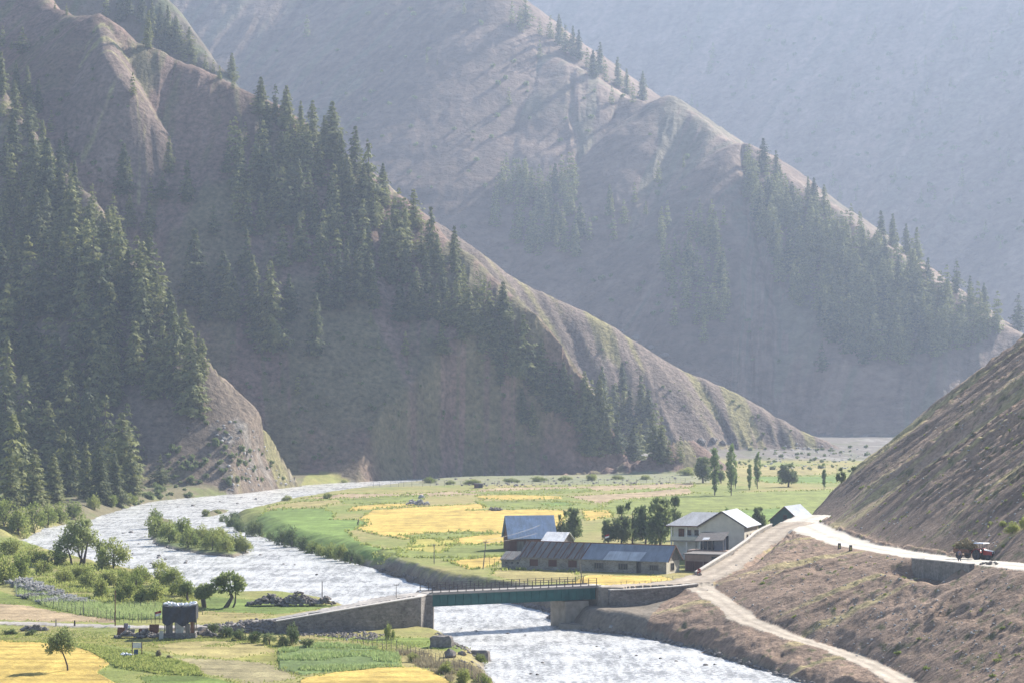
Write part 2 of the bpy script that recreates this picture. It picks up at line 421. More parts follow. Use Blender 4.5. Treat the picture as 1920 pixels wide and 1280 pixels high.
# what grows or lies where: colours of the ground itself
def P3(z):      # photo pixels of the valley floor taken as level at z
    return PX, HY + F * (H - z) / YY
GREEN, LUSH, WHEAT, DRY, PINK, DIRT, GRAVEL = (.180, .205, .055), (.140, .200, .048), (.44, .315, .085), (.28, .235, .095), (.32, .24, .145), (.20, .155, .115), (.24, .225, .205)
C = np.zeros((NR, NC, 3), np.float32)
n1 = fbm(XX / 25, YY / 60, 21, 4)[..., None]
n2 = fbm(XX / 5, YY / 9, 22, 4)[..., None]
t = np.clip(.5 + 1.1 * n1 + .5 * n2, 0, 1)
C[:] = np.array(GREEN) * (1 - t) + np.array(DRY) * t
LIFT = np.zeros(PX.shape, np.float32)
wob = 1.6 * fbm(XX / 6, YY / 10, 23, 3)
FZ = 3.1
FIELDS = [  # (colour, plane height, crop height, polygon)
 (PINK, 3.1, 0, [(560, 935), (640, 925), (770, 924), (860, 920), (960, 913), (1180, 910), (1300, 905), (1300, 914), (1180, 918), (900, 926), (700, 932)]),
 (GREEN, 3.1, .1, [(640, 938), (700, 930), (800, 926), (790, 938), (700, 945), (640, 943)]),
 (DRY, 3.1, .3, [(500, 948), (560, 940), (632, 936), (640, 940), (600, 950), (500, 957)]),
 (LUSH, 3.1, .25, [(478, 966), (520, 952), (610, 952), (628, 962), (622, 972), (690, 972), (690, 985), (650, 995), (668, 1012), (700, 1024), (760, 1034), (700, 1040), (620, 1030), (540, 1012), (490, 990)]),
 (WHEAT, 3.1, .7, [(672, 972), (700, 956), (760, 952), (860, 946), (905, 945), (912, 952), (872, 958), (1000, 956), (1060, 958), (1056, 982), (1060, 1005), (920, 1000), (870, 999), (800, 1004), (760, 1010), (700, 1000), (668, 990), (690, 980)]),
 (WHEAT, 3.1, .5, [(660, 950), (700, 946), (780, 943), (780, 948), (700, 953), (650, 957)]),
 (GREEN, 3.1, .1, [(750, 1004), (800, 999), (870, 996), (925, 998), (925, 1003), (860, 1008), (780, 1010)]),
 (WHEAT, 3.1, .6, [(820, 1014), (900, 1004), (950, 1001), (1000, 1004), (1000, 1018), (930, 1022), (840, 1020)]),
 (WHEAT, 3.1, .6, [(890, 930), (950, 928), (1050, 930), (1052, 936), (960, 938), (905, 936)]),
 (GREEN, 3.1, .1, [(890, 940), (1050, 940), (1130, 948), (1120, 955), (1050, 955), (910, 950)]),
 (LUSH, 3.1, .5, [(1010, 944), (1060, 942), (1080, 947), (1030, 950)]),
 (GREEN, 3.1, .1, [(860, 922), (960, 918), (1100, 915), (1120, 921), (960, 927)]),
 (PINK, 3.1, .1, [(1060, 930), (1180, 924), (1290, 916), (1300, 926), (1200, 938), (1120, 944)]),
 (GREEN, 3.1, .1, [(1150, 938), (1300, 926), (1560, 918), (1560, 990), (1300, 975), (1200, 965), (1120, 960)]),
 (LUSH, 3.1, .2, [(1400, 892), (1570, 892), (1570, 905), (1440, 905)]),
 (DRY, 3.1, 0, [(1300, 880), (1570, 875), (1570, 888), (1300, 896)]),
 (LUSH, 3.1, .3, [(1330, 960), (1460, 952), (1480, 962), (1420, 985), (1360, 980)]),
 (WHEAT, 3.1, .5, [(1090, 958), (1140, 956), (1150, 968), (1100, 975)]),
 (GREEN, 3.1, .2, [(700, 1030), (860, 1020), (1000, 1020), (1000, 1040), (880, 1045), (760, 1044)]),
 ((.33, .29, .07), 3.1, .2, [(780, 1010), (860, 1012), (830, 1036), (760, 1030)]),
 (WHEAT, 3.1, .4, [(840, 1050), (930, 1042), (955, 1046), (920, 1062), (880, 1068)]),
 (WHEAT, 3.6, .4, [(1070, 1084), (1100, 1074), (1240, 1076), (1262, 1082), (1200, 1092), (1130, 1094), (1060, 1090)]),
 (DRY, 3.3, 0, [(930, 1066), (1080, 1070), (1080, 1090), (980, 1090), (920, 1078)]),
 # beside the near bank
 (PINK, 1.7, 0, [(-900, 1128), (0, 1128), (60, 1132), (140, 1146), (215, 1160), (215, 1166), (0, 1160), (-900, 1158)]),
 ((.16, .19, .045), 1.7, 0, [(-900, 1108), (0, 1108), (40, 1120), (120, 1140), (215, 1158), (160, 1152), (50, 1134), (0, 1130), (-900, 1128)]),
 ((.21, .20, .055), 1.7, 0, [(-900, 1180), (0, 1180), (130, 1196), (250, 1190), (420, 1190), (520, 1200), (545, 1212), (520, 1240), (430, 1238), (300, 1225), (200, 1210), (120, 1205), (-900, 1202)]),
 (DRY, 1.7, 0, [(280, 1208), (400, 1200), (500, 1208), (520, 1222), (430, 1235), (320, 1228)]),
 (WHEAT, 1.7, .45, [(-900, 1200), (0, 1200), (60, 1204), (130, 1212), (175, 1226), (206, 1248), (180, 1262), (250, 1300), (-900, 1300)]),
 (LUSH, 1.7, .5, [(135, 1212), (180, 1214), (240, 1226), (300, 1236), (370, 1252), (380, 1268), (300, 1262), (220, 1254), (205, 1246), (176, 1226)]),
 ((.13, .175, .04), 1.7, .15, [(260, 1268), (380, 1268), (460, 1282), (560, 1300), (300, 1300)]),
 ((.25, .215, .115), 1.7, 0, [(320, 1236), (430, 1236), (510, 1244), (540, 1258), (560, 1272), (470, 1280), (380, 1262)]),
 ((.12, .165, .055), 1.7, .7, [(520, 1222), (600, 1206), (700, 1216), (745, 1226), (750, 1248), (680, 1254), (570, 1266), (522, 1254)]),
 (WHEAT, 1.7, .45, [(570, 1272), (640, 1258), (720, 1252), (780, 1252), (815, 1262), (850, 1282), (860, 1330), (520, 1330)]),
 ((.16, .20, .045), 1.7, 0, [(590, 1192), (700, 1194), (860, 1196), (878, 1210), (860, 1222), (760, 1210), (660, 1200)]),
 ((.14, .185, .045), 1.7, 0, [(380, 1118), (640, 1134), (560, 1146), (440, 1156), (380, 1148)]),
 (DRY, 1.7, 0, [(360, 1142), (440, 1146), (520, 1150), (440, 1168), (370, 1168)]),
]
FIELDID = np.zeros(PX.shape, np.int8)
for i, (c, zp, hh, poly) in enumerate(FIELDS):
    _, py = P3(zp)
    msk = inpoly(PX + wob * 2, py + wob * .6, poly) & (KIND == 0) & (RIV > 3)
    msk &= (NEAR == (zp < 2))
    var = 1 + .22 * n2[..., 0] + .12 * n1[..., 0] + .24 * noise(XX / 14, YY / 1.3, 31) + .12 * noise(XX / 1.2, YY / 9, 33)
    C[msk] = (np.array(c)[None] * var[msk][:, None])
    LIFT[msk] = hh * .3 * (1 + .15 * noise(XX[msk] / .8, YY[msk] / .8, 41))
    FIELDID[msk] = i + 1
ZZ = ZZ + LIFT
# banks, gravel, island
def put(msk, c, a=1.0):
    w = (msk * a)[..., None]
    C[:] = C * (1 - w) + np.array(c, np.float32) * w
nn = fbm(XX / 1.2, YY / 1.8, 91, 3)
put(ss(3.5, 1.0, RIV + nn * 1.5) * (KIND == 0), (.21, .185, .155))
put(ss(2.2, .8, RIV + nn) * (KIND == 0) * ~NEAR * (YY < 520), (.17, .135, .10))
put((ISL < 1.5) * ss(.2, .8, ZZ) * 1.0, (.12, .15, .05))
_, py4 = P3(10)
braid = (YY > 1120) & (KIND == 0)
put(braid * ss(1080, 1180, YY + 40 * fbm(XX / 30, YY / 90, 24, 3)), (.15, .13, .11))
put(braid * ss(.0, .5, fbm(XX / 9, YY / 40, 34, 4)), (.12, .12, .07), .8)
put(braid * ss(.1, .5, fbm(XX / 5, YY / 30, 35, 4)), (.27, .25, .23), .7)
_, py3 = P3(3.1)
put(inpoly(PX, py3, [(640, 890), (860, 886), (1330, 885), (1330, 905), (1000, 908), (860, 909), (640, 915)]) * (KIND == 0) * (RIV > 1) * (.5 + .5 * (nn > -.1)), (.20, .20, .14), .8)
# hills
steep_n = fbm(XX / 18, YY / 18, 25, 4)
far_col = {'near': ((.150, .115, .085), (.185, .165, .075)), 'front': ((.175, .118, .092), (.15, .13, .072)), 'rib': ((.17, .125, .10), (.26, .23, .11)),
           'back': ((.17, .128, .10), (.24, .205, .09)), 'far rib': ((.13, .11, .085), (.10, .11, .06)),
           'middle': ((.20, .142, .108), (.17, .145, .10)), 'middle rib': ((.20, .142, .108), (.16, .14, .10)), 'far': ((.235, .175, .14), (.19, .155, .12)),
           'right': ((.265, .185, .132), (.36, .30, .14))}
for k, nm in enumerate(NAMES):
    if nm == 'valley':
        continue
    m = KIND == k
    if not m.any():
        continue
    a, d = ARC[m], DOWN[m]
    L = 6.0 if nm == 'right' else (SPURS[nm][3] * .22)
    st = fbm(a / L + .4 * noise(a / L / 2, d / L / 5, 3), d / (L * 9), 26 + k, 4)
    st2 = fbm(a / (L * 3), d / (L * 14), 27 + k, 3)
    g = ss(.02, .42, st + .5 * st2 + .25 * fbm(XX[m] / L / 1.4, YY[m] / L / 1.4, 28, 3))
    if nm == 'right':
        g = ss(.35, 1.0, g) * .75
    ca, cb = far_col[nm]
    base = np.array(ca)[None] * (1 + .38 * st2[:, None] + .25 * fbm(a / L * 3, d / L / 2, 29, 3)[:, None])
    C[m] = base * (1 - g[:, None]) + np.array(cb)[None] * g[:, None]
kR = NAMES.index('right')
m = (KIND == kR)
sp = fbm(XX / 1.0, YY / 1.6, 51, 3)
veg = ss(.36, .50, sp + .35 * fbm(XX / 11, YY / 16, 52, 3)) * m
put(veg, (.10, .10, .045), .8)
scree = ss(.1, .5, fbm((YY + .35 * XX) / 9, XX / 60, 53, 3)) * m * (XX > 60) * 0
# dark damp strip on slopes of rock near the river, lighter scree at the near spur's nose
nose = inpoly(PX, HY + F * (H - ZZ) / YY, [(395, 790), (440, 770), (560, 905), (420, 930), (380, 860)]) & (KIND > 0)
put(nose * ss(-.1, .6, fbm(XX / 4, YY / 4, 54, 3)), (.26, .24, .21), .6)
ds = fbm(XX / 2.2, YY / 4, 55, 4)
right_bank = inpoly(PX, HY + F * (H - ZZ) / YY, [(1000, 1118), (1120, 1108), (1250, 1094), (1330, 1092), (1400, 1140), (1500, 1190), (1700, 1262), (1900, 1400), (1500, 1400), (1300, 1240), (1100, 1200)]) & (KIND == 0)
right_bank = right_bank & False
put(right_bank * ss(.15, .4, ds), (.22, .19, .09), .7)
tri = inpoly(PX, HY + F * (H - ZZ) / YY, [(1270, 1040), (1600, 1010), (1980, 1060), (1980, 1400), (1700, 1400), (1560, 1240), (1340, 1150)]) & (KIND == 0) & (ROAD == 0)
put((XX > 9) & (YY > 330) & (YY < 368) & (PX < 1300) & (RIV < 22) & (KIND == 0) & ~NEAR, (.19, .16, .125))
shore = (XX < -85) & (YY > 640) & (YY < 1000) & (KIND == 0) & ~NEAR
put(shore * 1.0, (.15, .13, .075))
put(shore * ss(0, .4, n2[..., 0]), (.13, .15, .05), .8)
for j, nm in enumerate(ROADS):
    m = ROAD == j + 1
    c = {'road': (.50, .455, .385), 'ramp_road': (.33, .275, .215), 'approach_road': (.33, .30, .27), 'dirt_track': (.40, .34, .27), 'field_path': (.40, .35, .28)}[nm]
    C[m] = np.array(c)[None] * (1 + .16 * fbm(XX[m] / 2, YY[m] / 3, 71, 3)[:, None] + .12 * fbm(XX[m] / 9, YY[m] / 12, 72, 3)[:, None])
    dr, _, (wr,) = polyline_dist(XX[m], YY[m], ROADS[nm][0], [(a[1],) for a in ROADS[nm][1]])
    q = dr / wr + .10 * noise(XX[m] / 4, YY[m] / 6, 73)
    C[m] *= (1 + .13 * np.exp(-((q - .42) / .13) ** 2) - .16 * np.exp(-(q / .16) ** 2) - .22 * ss(.75, 1.0, q))[:, None]
_, py6 = P3(6.2)
C = np.clip(C, .01, .8)

co = np.stack([XX, YY, ZZ], -1).reshape(-1, 3)
Cf = C.reshape(-1, 3)
idx = np.arange(NR * NC).reshape(NR, NC)
faces = np.stack([idx[:-1, :-1], idx[:-1, 1:], idx[1:, 1:], idx[1:, :-1]], -1).reshape(-1, 4)
def corner(A):
    return A[:-1, :-1].ravel()
fk, fr, ff = corner(KIND), corner(ROAD), corner(FIELDID)
def region(name, msk, material, label=None, cat=None, kind='structure'):
    f = faces[msk]
    if len(f) == 0:
        return None
    u, inv = np.unique(f, return_inverse=True)
    me = grid_mesh(name, co[u], inv.reshape(-1, 4), M[material], Cf[u])
    o = bpy.data.objects.new(name, me)
    COL.objects.link(o)
    tag(o, label, cat, None, kind)
    return o
ki = lambda *a: np.isin(fk, [NAMES.index(x) for x in a]) & (fr == 0)
region('hillside', ki('near'), 'hill', 'wooded spur at the left running down to the river', 'hillside')
region('mountain_spur', ki('front', 'rib', 'back'), 'hill', 'dark brown mountain spur across the river with pines along its crest', 'hillside')
region('far_hillside', ki('far rib'), 'far', 'hazy wooded rib behind the top left crest', 'hillside')
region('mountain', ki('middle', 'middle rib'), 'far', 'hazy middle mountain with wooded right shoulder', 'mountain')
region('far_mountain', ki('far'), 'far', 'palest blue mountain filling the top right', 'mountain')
region('roadside_slope', ki('right'), 'nearhill', 'bare stony slope above and below the road on the right', 'hillside')
isf = (fk == 0) & (fr == 0) & (ff > 0)
wheat = np.isin(ff, [i + 1 for i, f in enumerate(FIELDS) if f[0] is WHEAT])
region('wheat_field', isf & wheat, 'field', 'ripe golden grain fields on the valley floor', 'field')
region('green_field', isf & ~wheat, 'field', 'green and dry meadow plots on the valley floor', 'field')
region('ground', (fk == 0) & (fr == 0) & (ff == 0), 'field', 'grass and gravel valley floor and river bed', 'ground')
for j, nm in enumerate(ROADS):
    region(nm, fr == j + 1, 'road', {'road': 'pale gravel mountain road on the right', 'ramp_road': 'dirt road climbing from the bridge to the upper road', 'approach_road': 'gravel road leading over the wall to the bridge', 'dirt_track': 'narrow track going down beside the river', 'field_path': 'short path turning off beside the stone house'}[nm], 'road')

# the river surface
wm = (corner(RIV) < 2.4) & (corner(YY) < 1200)
f = faces[wm]
u, inv = np.unique(f, return_inverse=True)
wc = co[u].copy()
x, y = wc[:, 0], wc[:, 1]
wc[:, 2] = .10 * fbm(x / 1.6, y / 1.1, 95, 3) + .07 * fbm(x / .7, y / .5, 96, 2)
m, nt, bs = mat('river_water')
a1 = tex(nt, 1.7, 6, .72, (.8, 1.0, 1))
a2 = tex(nt, .10, 3, .6)
fo = nd(nt, 'ShaderNodeMath', operation='ADD')
nt.links.new(ramp(nt, a1.outputs[0], .38, .58, 0, 1), fo.inputs[0])
nt.links.new(ramp(nt, a2.outputs[0], .35, .65, -.45, .35), fo.inputs[1])
cr = nd(nt, 'ShaderNodeValToRGB')
cr.color_ramp.elements[0].position = .05
cr.color_ramp.elements[0].color = (.30, .295, .28, 1)
cr.color_ramp.elements[1].position = .75
cr.color_ramp.elements[1].color = (.68, .665, .635, 1)  # milky water and foam, with sun glare painted in as pale flecks
tc3 = nd(nt, 'ShaderNodeTexCoord'); mp3 = nd(nt, 'ShaderNodeMapping'); n3 = nd(nt, 'ShaderNodeTexNoise')
mp3.inputs['Rotation'].default_value = (0, 0, math.radians(28)); mp3.inputs['Scale'].default_value = (.9, .10, 1)
n3.inputs['Scale'].default_value = .9; n3.inputs['Detail'].default_value = 4
nt.links.new(tc3.outputs['Object'], mp3.inputs[0]); nt.links.new(mp3.outputs[0], n3.inputs['Vector'])
fo3 = nd(nt, 'ShaderNodeMath', operation='ADD')
nt.links.new(fo.outputs[0], fo3.inputs[0]); nt.links.new(ramp(nt, n3.outputs[0], .35, .65, -.35, .3), fo3.inputs[1])
nt.links.new(fo3.outputs[0], cr.inputs[0])
nt.links.new(cr.outputs[0], bs.inputs['Base Color'])
bs.inputs['Roughness'].default_value = .22
bs.inputs['IOR'].default_value = 1.33
bump(nt, bs, a1.outputs[0], .22)
M['water'] = m
o = bpy.data.objects.new('river', grid_mesh('river', wc, inv.reshape(-1, 4), m))
COL.objects.link(o)
tag(o, 'fast milky river glittering in the sun', 'river', None, 'structure')

# a shallow pick of the first land surface behind a pixel
PYV = HY - F * (ZZ - H) / YY
PYMIN = np.minimum.accumulate(PYV, axis=0)
def pick(px, py):
    """the nearest visible ground point at a photo pixel"""
    c = int(np.clip(np.searchsorted(pxs, px), 1, NC - 1))
    colm = PYV[:, c]
    r = np.nonzero(colm <= py)[0]
    if len(r) == 0:
        return None
    r = max(int(r[0]), 1)
    a, b = colm[r - 1], colm[r]
    t = 0 if a == b else float(np.clip((a - py) / (a - b), 0, 1))
    Y = rows[r - 1] + t * (rows[r] - rows[r - 1])
    z = ZZ[r - 1, c] + t * (ZZ[r, c] - ZZ[r - 1, c])
    return ((px - CX) * Y / F, Y, z)
def zat(x, y):
    r = np.interp(y, rows, np.arange(NR)); c = np.interp(CX + x * F / y, pxs, np.arange(NC))
    r0, c0 = int(min(r, NR - 2)), int(min(c, NC - 2))
    fr_, fc = r - r0, c - c0
    return float(ZZ[r0, c0] * (1 - fr_) * (1 - fc) + ZZ[r0 + 1, c0] * fr_ * (1 - fc) + ZZ[r0, c0 + 1] * (1 - fr_) * fc + ZZ[r0 + 1, c0 + 1] * fr_ * fc)
# ---------------------------------------------------------------- vegetation
rnd = random.Random(7)
nr = np.random.default_rng(11)
def foliage_mat(name, c, c2, trans=.25, s=1.2):
    m, nt, bs = mat(name)
    n = tex(nt, s, 3, .6)
    inf = nd(nt, 'ShaderNodeObjectInfo')
    mx = nd(nt, 'ShaderNodeMix', data_type='RGBA')
    mx.inputs[6].default_value = (*c, 1)
    mx.inputs[7].default_value = (*c2, 1)
    ad = nd(nt, 'ShaderNodeMath', operation='ADD')
    nt.links.new(ramp(nt, n.outputs[0], .35, .65, -.1, .75), ad.inputs[0])
    nt.links.new(ramp(nt, inf.outputs['Random'], 0, 1, -.25, .35), ad.inputs[1])
    cl = nd(nt, 'ShaderNodeClamp')
    nt.links.new(ad.outputs[0], cl.inputs[0])
    nt.links.new(cl.outputs[0], mx.inputs[0])
    nt.links.new(mx.outputs[2], bs.inputs['Base Color'])
    bs.inputs['Roughness'].default_value = .75
    bs.inputs['Specular IOR Level'].default_value = .2
    tr = nd(nt, 'ShaderNodeBsdfTranslucent')
    nt.links.new(mx.outputs[2], tr.inputs[0])
    ms = nd(nt, 'ShaderNodeMixShader')
    ms.inputs[0].default_value = trans
    nt.links.new(bs.outputs[0], ms.inputs[1])
    nt.links.new(tr.outputs[0], ms.inputs[2])
    nt.links.new(ms.outputs[0], nt.nodes['Material Output'].inputs['Surface'])
    M[name] = m
foliage_mat('pine_needles', (.052, .074, .030), (.28, .285, .10), .32, .6)
foliage_mat('grey_twigs', (.34, .33, .32), (.50, .49, .48), .35)
foliage_mat('willow_leaves', (.19, .24, .085), (.40, .43, .19), .55)
foliage_mat('shrub_leaves', (.20, .25, .070), (.44, .45, .15), .55)
foliage_mat('dark_leaves', (.10, .145, .060), (.28, .32, .14), .5)
foliage_mat('poplar_leaves', (.13, .20, .07), (.29, .36, .14), .5)
foliage_mat('dry_stems', (.27, .23, .15), (.42, .37, .24), .35)
foliage_mat('reeds', (.26, .34, .13), (.48, .52, .24), .5)
plain('bark', (.10, .080, .062), .9, 2.5, .7, 1.3, .05)

def tri_mesh(name, V, T, material, smooth=False):
    return grid_mesh(name, np.asarray(V, np.float32).reshape(-1, 3), np.asarray(T).reshape(-1, 3), material, None, smooth)
def sprays(P, D, L, Wd, n=2, N=None, jit=.35):
    """pointed leaf or needle sprays: base points P, directions D, lengths L, widths Wd, facing N"""
    k = len(P)
    out = []
    for i in range(n):
        r = nr.normal(size=(k, 3))
        d = D + jit * nr.normal(size=(k, 3))
        d /= np.linalg.norm(d, axis=1)[:, None]
        if N is not None:
            r = N + .38 * r
        s = np.cross(d, r)
        s /= np.linalg.norm(s, axis=1)[:, None] + 1e-6
        a = P - s * Wd[:, None] * .5
        b = P + s * Wd[:, None] * .5
        c = P + d * L[:, None]
        out.append(np.stack([a, b, c], 1))
    return np.concatenate(out).reshape(-1, 3)
def conifer_crown(h, R, seed, dense=1.0, bare=.06, ragged=.2, q=1.0):
    g = random.Random(seed)
    P, D, L, Wd, N = [], [], [], [], []
    nw = int(25 * dense * q)
    sway = [g.uniform(-1, 1) for _ in range(8)]
    for i in range(nw):
        f = (i + g.random() * .7) / nw
        zz = h * (bare + (1 - bare) * f)
        prof = (1 - f ** 1.25) ** .82 * (.62 + .38 * min(1, f * 5))
        nb = max(4, int(8 * dense * (1 - f * .45)))
        a0 = g.uniform(0, 6.28)
        for j in range(nb):
            if g.random() < ragged * .45:
                continue
            a = a0 + 6.283 * j / nb + g.uniform(-.35, .35)
            sec = 1 + .22 * sway[int(a / 1.6) % 4] + .22 * sway[4 + int(f * 4) % 4]
            r1 = max(.3, R * prof * g.uniform(.62 - ragged * .3, 1.12) * sec)
            m = max(2, int(r1 / (.50 / q)))
            lift = g.uniform(-.12, .12)
            for k in range(m):
                u = (k + .8) / m
                rad = r1 * u
                dz = (-.34 + lift) * r1 * u ** 1.3 + .14 * r1 * u ** 5
                for side in (-1, 1, g.uniform(-.4, .4)):
                    w = (.20 + .16 * (1 - u)) * r1 * abs(side) ** .5 * g.uniform(.3, 1)
                    aa = a + math.copysign(w, side) / max(rad, .4) * .5
                    P.append((rad * math.cos(aa), rad * math.sin(aa), zz + dz + g.uniform(-.35, .35)))
                    D.append((math.cos(aa + side * .8), math.sin(aa + side * .8), -.75))
                    N.append((math.cos(aa) * .9, math.sin(aa) * .9, .75))
                    L.append(g.uniform(.7, 1.35) * (1 if f < .85 else .6) / q ** .6)
                    Wd.append(g.uniform(.50, .90) / q ** .6)
    return sprays(np.array(P), np.array(D), np.array(L), np.array(Wd), 1, np.array(N))
def trunk_mesh(name, pts, rad, seg=7, extra=()):
    """tapered tube(s) along points"""
    V, Fc = [], []
    for pts_, rad_ in [(pts, rad)] + list(extra):
        b = len(V)
        n = len(pts_)
        for i, p in enumerate(pts_):
            p = Vector(p)
            t = (Vector(pts_[min(i + 1, n - 1)]) - Vector(pts_[max(i - 1, 0)])).normalized()
            u = t.orthogonal().normalized()
            w = t.cross(u)
            for k in range(seg):
                a = 6.2832 * k / seg
                q = p + (u * math.cos(a) + w * math.sin(a)) * rad_[i]
                V.append(tuple(q))
        for i in range(n - 1):
            for k in range(seg):
                k2 = (k + 1) % seg
                A, B, C_, D_ = b + i * seg + k, b + i * seg + k2, b + (i + 1) * seg + k2, b + (i + 1) * seg + k
                Fc += [(A, B, C_), (A, C_, D_)]
    return tri_mesh(name, V, Fc, M['bark'], True)
def crown_mesh(name, lobes, n, size, material, seed, stretch=1.0, up=.2):
    """leaf clumps spread through the volume of several lobes: (x, y, z, rx, rz)"""
    g = np.random.default_rng(seed)
    w = np.array([l[3] ** 2 * l[4] for l in lobes]) ** .8
    w /= w.sum()
    P, NN = [], []
    for l, ww in zip(lobes, w):
        k = int(n * ww) + 8
        d = g.normal(size=(k, 3))
        d /= np.linalg.norm(d, axis=1)[:, None]
        r = g.random(k) ** .42
        bump_ = 1 + .22 * np.sin(d[:, 0] * 7 + l[0] * 9) * np.cos(d[:, 2] * 6 + d[:, 1] * 5)
        q = d * (r * bump_)[:, None] * np.array([l[3], l[3], l[4]]) + np.array(l[:3])
        P.append(q)
        NN.append(d)
    P, NN = np.concatenate(P), np.concatenate(NN)
    keep = (noise(P[:, 0] / size / 3.2, P[:, 2] / size / 3.2 + P[:, 1] / size / 4, seed) > -.30)
    P, NN = P[keep], NN[keep]
    k = len(P)
    c = np.array([0, 0, np.mean([l[2] for l in lobes])])
    D = P - c
    D /= np.linalg.norm(D, axis=1)[:, None] + 1e-6
    D = D + g.normal(size=(k, 3)) * .6
    D[:, 2] += up
    D[:, 2] *= stretch
    D /= np.linalg.norm(D, axis=1)[:, None]
    L = size * g.uniform(.7, 1.4, k)
    return tri_mesh(name, sprays(P, D, L, L * .62, 2, NN + np.array([0, 0, .35])), np.arange(0, k * 2 * 3).reshape(-1, 3), M[material])
def obj(name, me, parent=None, loc=None):
    o = bpy.data.objects.new(name, me)
    COL.objects.link(o)
    if parent is not None:
        o.parent = parent
    if loc is not None:
        o.location = loc
    return o
def empty(name, loc, rz=0):
    e = bpy.data.objects.new(name, None)
    COL.objects.link(e)
    e.location = loc
    e.rotation_euler[2] = rz
    e.empty_display_size = .5
    return e
KINDS = {}
def kindof(key, name, parts):
    KINDS[key] = (name, parts)          # parts: [(part name, mesh)]
def plant(key, loc, scale, rz, label, cat, group=None, sxy=1.0, kidlabel=None):
    name, parts = KINDS[key]
    e = empty(name, loc, rz)
    e.scale = (scale * sxy, scale * sxy, scale)
    for pn, me in parts:
        obj(pn, me, e)
    tag(e, label, cat, group)
    return e
# conifers, all drawn 20 m tall
def conifer_kind(key, R, seed, dense, bare, ragged):
    V = conifer_crown(20, R, seed, dense, bare, ragged)
    cm = tri_mesh('crown', V, np.arange(len(V)).reshape(-1, 3), M['pine_needles'])
    tm = trunk_mesh('trunk', [(0, 0, -1.5), (0, 0, 3), (.05, 0, 10), (0, .05, 19)], [.36, .30, .18, .04])
    kindof(key, 'pine_tree', [('trunk', tm), ('crown', cm)])
CON = []
for i, (R, de, ba, ra) in enumerate([(3.9, 1.1, .02, .25), (4.4, 1.15, .02, .35), (3.2, 1.0, .04, .35), (4.0, 1.0, .06, .5), (4.7, 1.15, .02, .35), (2.9, 1.05, .03, .4), (4.2, .9, .08, .65), (3.6, 1.2, .01, .25)]):
    conifer_kind('con%d' % i, R, 50 + i, de, ba, ra)
    CON.append('con%d' % i)
conifer_kind('bare', 2.7, 77, .75, .40, .5)
conifer_kind('snag', 1.5, 78, .55, .30, .8)

ORD = ['first', 'second', 'third', 'fourth', 'fifth', 'sixth', 'seventh', 'eighth', 'ninth', 'tenth', 'eleventh', 'twelfth', 'thirteenth', 'fourteenth', 'fifteenth', 'sixteenth', 'seventeenth', 'eighteenth', 'nineteenth', 'twentieth', 'twenty-first', 'twenty-second', 'twenty-third', 'twenty-fourth', 'twenty-fifth', 'twenty-sixth']
# (tip x, tip y, foot y) in the photo
NEARL = """2,95,178 28,150,222 52,190,262 80,225,300 112,262,340 140,300,376 172,345,420 203,385,462 232,425,498 262,460,540 292,505,580 318,540,612 345,580,655 372,620,700
7,548,655 13,630,860 32,460,570 82,425,590 67,630,740 107,625,785 90,750,905 124,690,860 165,708,885 198,740,905 228,773,925 161,826,935
187,487,690 222,410,560 281,433,560 268,487,610 267,530,660 326,563,745 357,625,775 380,635,760 285,645,745 44,618,700 140,590,740 215,640,760 250,600,720 305,600,730 55,560,680
0,450,560 20,500,620 118,470,600 150,440,560 175,410,540 200,470,600 240,470,580 10,720,880 40,790,930 65,840,950 130,800,930 185,830,940 215,850,945 245,840,940 100,850,945 20,860,955 300,852,910""".split()
TOPL = """5,45,88 42,50,102 22,70,92 30,114,172 52,124,192 72,148,212 5,175,218 57,188,242 96,205,247 60,252,362 124,248,305 89,260,420 12,340,400 34,349,430 114,325,400 133,333,440 136,376,440 168,376,450 213,364,435 243,366,425 280,378,440 215,403,450
232,270,362 249,133,178 317,255,325 304,322,375 282,330,378 351,300,378 60,330,440 85,350,450 40,400,480 70,380,470 105,395,480 8,400,470 150,420,500 190,395,470 10,255,330 25,215,300""".split()
MID = """432,223,272 460,227,272 427,269,325 450,268,360 484,270,372 497,272,378 526,247,305 489,145,212 517,158,232 537,161,240 564,188,250 586,187,272 623,190,300 608,215,290 437,138,166 561,296,410 490,364,438 465,380,442 401,383,442
666,235,330 691,261,400 718,306,372 775,354,430 808,386,500 622,321,420 662,328,430 635,401,470 728,408,490 852,423,480 635,468,580 607,490,580 692,470,560 736,478,532 851,437,512
500,190,262 545,215,290 575,230,300 640,250,340 650,290,380 600,270,350 680,310,400 700,340,430 740,370,450 760,390,460 790,420,490 820,440,510 590,350,440 620,370,450 660,400,480 690,420,500 720,440,520 760,450,530 800,470,550 830,490,560
540,330,420 580,320,400 515,300,390 545,270,350 470,300,380 600,420,500 560,400,490 530,420,500 650,450,540 670,470,560 700,500,580 780,500,590 418,470,560 428,494,592 463,430,520 474,480,592 507,490,655 542,514,602 593,548,668 365,430,560 355,480,570 385,520,600 440,520,600 480,540,640""".split()
